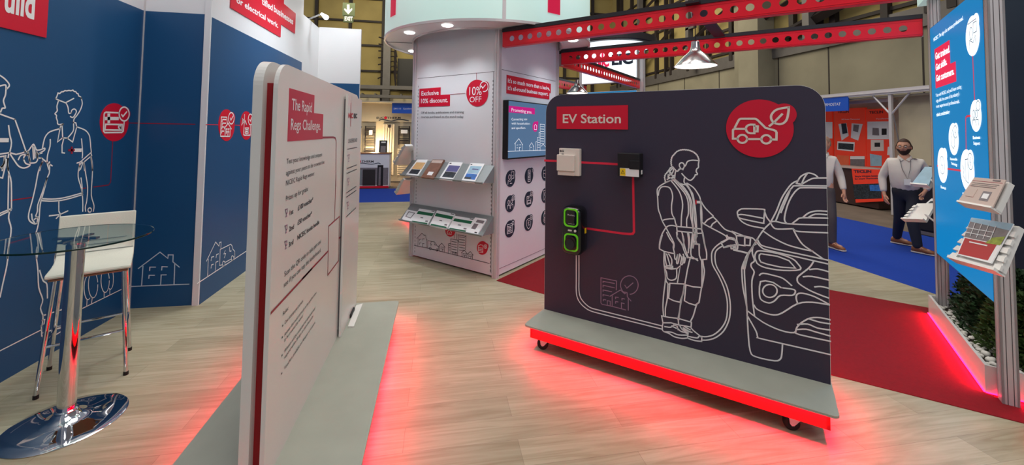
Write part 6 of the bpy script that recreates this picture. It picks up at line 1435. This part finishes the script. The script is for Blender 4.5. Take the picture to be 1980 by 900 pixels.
bm = B(); add_tube(bm, [(-2.62, 14.2, 1.9), (-2.62, 14.2, 2.0), (-2.62, 14.45, 2.05)], .012, 6); mesh_obj('hook', bm, 'alu_dark', jk)

# ------------------------------------------------------------------ thermostat booth at right
ZB = ((1590, 180), 3.747)
PT = Pl((10.9, 0, 0), (0, -1, 0), (-1, 0, 0)); PT2 = Pl((9.9, 0, 0), (0, -1, 0), (-1, 0, 0))
structure(box_obj('wall_booth', 10.95, 7.7, 0, 11.05, 13.0, 2.6, 'cream_wall'))
structure(box_obj('wall_booth', 10.2, 4.2, 0, 10.26, 7.62, 2.62, 'cream_wall'))
def tp_(pl, s, o=ZB, h=0): return [pl.px(x, y, h) for x, y in zpx(*o, s)]
def poster(poly, label, items):
    q = tp_(PT, poly); a0, a1 = q[0][0], q[1][0]; z0, z1 = min(q[0][1], q[1][1]), (q[2][1] + q[3][1]) / 2
    e = empty('poster', PT.pt((a0 + a1) / 2, z0, .02), label, 'poster', 'red thermostat posters on the booth wall')
    slab('sheet', PT, rect(a0, z0, a1, z1), -.045, .02, 'orange_red', e)
    for it in items:
        if it[0] == 't':
            zz = zpx(*ZB, it[2]); texts('lettering', PT, [(it[1], zz[0], zz[1], zz[0][1] - it[3], .03)], .024, it[4], e)
        else:
            q = tp_(PT, it[1]); 
            nm = slab(it[0], PT, q, .02, .022 + it[3], it[2], e)
    return e
poster("0,560 82,560 82,135 0,135", 'red poster at the left of the booth wall, partly behind the EV board', [('photo', "22,330 78,330 78,210 22,210", 'paper', .002)])
poster("100,570 325,570 318,115 95,108", 'tall red poster with two tilted thermostats, in the middle of the booth wall', [('t', 'TECLIN', "110,145 192,143", 4.5, 'black_ink'), ('t', 'NP Room Thermostat', "140,195 272,193", 2.2, 'paper'),
  ('thermostat_print', "145,345 196,310 180,218 122,225", 'paper', .002), ('display_print', "152,298 188,290 178,220 142,222", 'dark_navy', .004), ('thermostat_print', "212,325 265,345 298,225 218,220", 'paper', .002), ('display_print', "228,275 265,285 272,232 232,228", 'paper_grey', .004),
  ('photo', "112,412 236,425 240,358 115,350", 'paper', .002), ('photo_inner', "120,405 230,415 232,370 122,362", 'paper_dark', .004), ('photo', "208,535 312,535 312,458 208,458", 'paper_grey', .002), ('photo_inner', "208,480 312,480 312,458 208,458", 'paper', .004), ('label', "110,540 195,545 200,455 112,450", 'orange', .002)])
poster("330,600 510,600 508,110 328,118", 'tall red poster with a white product panel, at the right of the booth wall', [('t', 'TECLIN', "340,150 440,146", 5, 'black_ink'), ('t', 'Touchscreen', "388,192 500,188", 2.2, 'paper'),
  ('white_panel', "332,335 508,335 508,205 332,208", 'paper', .002), ('device_print', "368,305 418,308 415,255 370,252", 'paper_grey', .004), ('device_print', "436,305 472,303 472,258 436,258", 'matt_black', .004), ('thermostat_print', "358,420 452,420 450,340 358,340", 'cream_plastic', .004), ('display_print', "385,390 425,390 425,360 385,360", 'matt_black', .006), ('photo', "355,530 436,530 436,455 350,440", 'paper_sky', .003), ('label', "476,450 515,450 520,385 480,390", 'paper', .003)])
sgb = empty('aisle_sign', PT2.pt(*tp_(PT2, "110,130")[0]), 'blue sign ending in ERMOSTAT above the thermostat booth', 'sign')
q = tp_(PT2, "-40,138 200,128 200,25 -40,45"); slab('board', PT2, [q[0], q[1], q[2], q[3]], .02, .05, 'sign_blue', sgb)
zz = zpx(*ZB, "-20,97 133,90"); texts('lettering', PT2, [('THERMOSTAT', zz[0], zz[1], zz[0][1] - 5.5)], .055, 'white_ink', sgb)
tr_ = empty('booth_frame', (9.9, 7.6, 0), 'grey aluminium frame of the thermostat booth with corner braces', 'frame')
y1_ = PT2.px(1725, 300)[0]
bm = B(); add_box(bm, 9.87, -y1_ - .03, 0, 9.93, -y1_ + .03, 2.66); mesh_obj('upright', bm, 'aluminium', tr_)
bm = B(); add_box(bm, 9.85, 4.0, 2.66, 9.95, 12.5, 2.78); add_box(bm, 9.83, 4.0, 2.70, 9.85, 12.5, 2.72); mesh_obj('top_rail', bm, 'aluminium', tr_)
for s_ in (-1, 1): bm = B(); add_tube(bm, [(9.9, -y1_, 2.2), (9.9, -y1_ + s_ * .38, 2.66)], .02, 6); mesh_obj('brace', bm, 'aluminium', tr_)
bm = B(); add_tube(bm, [(9.9, -y1_ - .05, 2.2), (9.9, -y1_ - .35, .3)], .012, 6); mesh_obj('loose_cable', bm, 'alu_dark', tr_)
structure(box_obj('ceiling_booth', 9.95, 4.2, 2.60, 11, 12.5, 2.64, 'cream_wall'))
tl = tag(box_obj('light_bar', 10.3, 7.8, 2.53, 10.36, 11.5, 2.60, 'aluminium'), 'long pale light bar under the booth ceiling above the posters', 'light bar')
tc_ = empty('exhibition_table', (10.5, 8.6, 0), 'dark brown counter table in the thermostat booth', 'table')
bm = B(); add_box(bm, 10.32, 8.2, .0, 10.8, 9.4, .90); mesh_obj('cabinet', bm, 'brown_box', tc_)
bm = B(); add_box(bm, 10.28, 8.15, .90, 10.85, 9.45, .94); mesh_obj('table_top', bm, 'paper_taupe', tc_)
PTB = Pl((10.26, 0, 0), (0, -1, 0), (-1, 0, 0))
bn = empty('table_banner', (10.26, 8.6, .0), 'orange banner with a city photo draped over the front of the brown table', 'banner')
q = tp_(PTB, "245,795 445,785 425,555 215,548"); slab('sheet', PTB, q, .0, .012, 'orange_red', bn)
q = tp_(PTB, "240,770 435,765 428,655 222,662"); slab('photo', PTB, q, .012, .014, 'paper_dark', bn)
q = tp_(PTB, "350,710 432,712 428,665 345,668"); slab('sky_photo', PTB, q, .014, .016, 'paper_blue', bn)
zz = zpx(*ZB, "228,578 355,578 235,610 415,605 235,628 418,622"); texts('lettering', PTB, [('TECLIN', zz[0], zz[1], zz[0][1] - 5, .04), ('Simple Wireless Solution', zz[2], zz[3], zz[2][1] - 3, .03), ('for smart Thermostats', zz[4], zz[5], zz[4][1] - 3, .03)], .015, 'dark_navy', bn)
tag(box_obj('white_box', 10.32, 9.42, .0, 10.7, 9.8, .42, 'paper_taupe'), 'pale box on the floor at the left of the brown table', 'box')
bx_ = empty('black_case', (8.75, 5.9, 0), 'black upright case standing on the aisle behind the bearded person', 'case')
bm = B(); add_box(bm, 8.45, 5.35, .06, 9.05, 6.15, 1.15, bev=.03); mesh_obj('body', fixn(bm), 'matt_black', bx_)
bm = B(); add_box(bm, 8.40, 5.3, 1.15, 9.1, 6.2, 1.19, bev=.01); mesh_obj('lid', fixn(bm), 'black_steel', bx_)
bm = B(); add_box(bm, 8.45, 5.35, .0, 9.05, 6.15, .06); mesh_obj('plinth', bm, 'alu_dark', bx_)
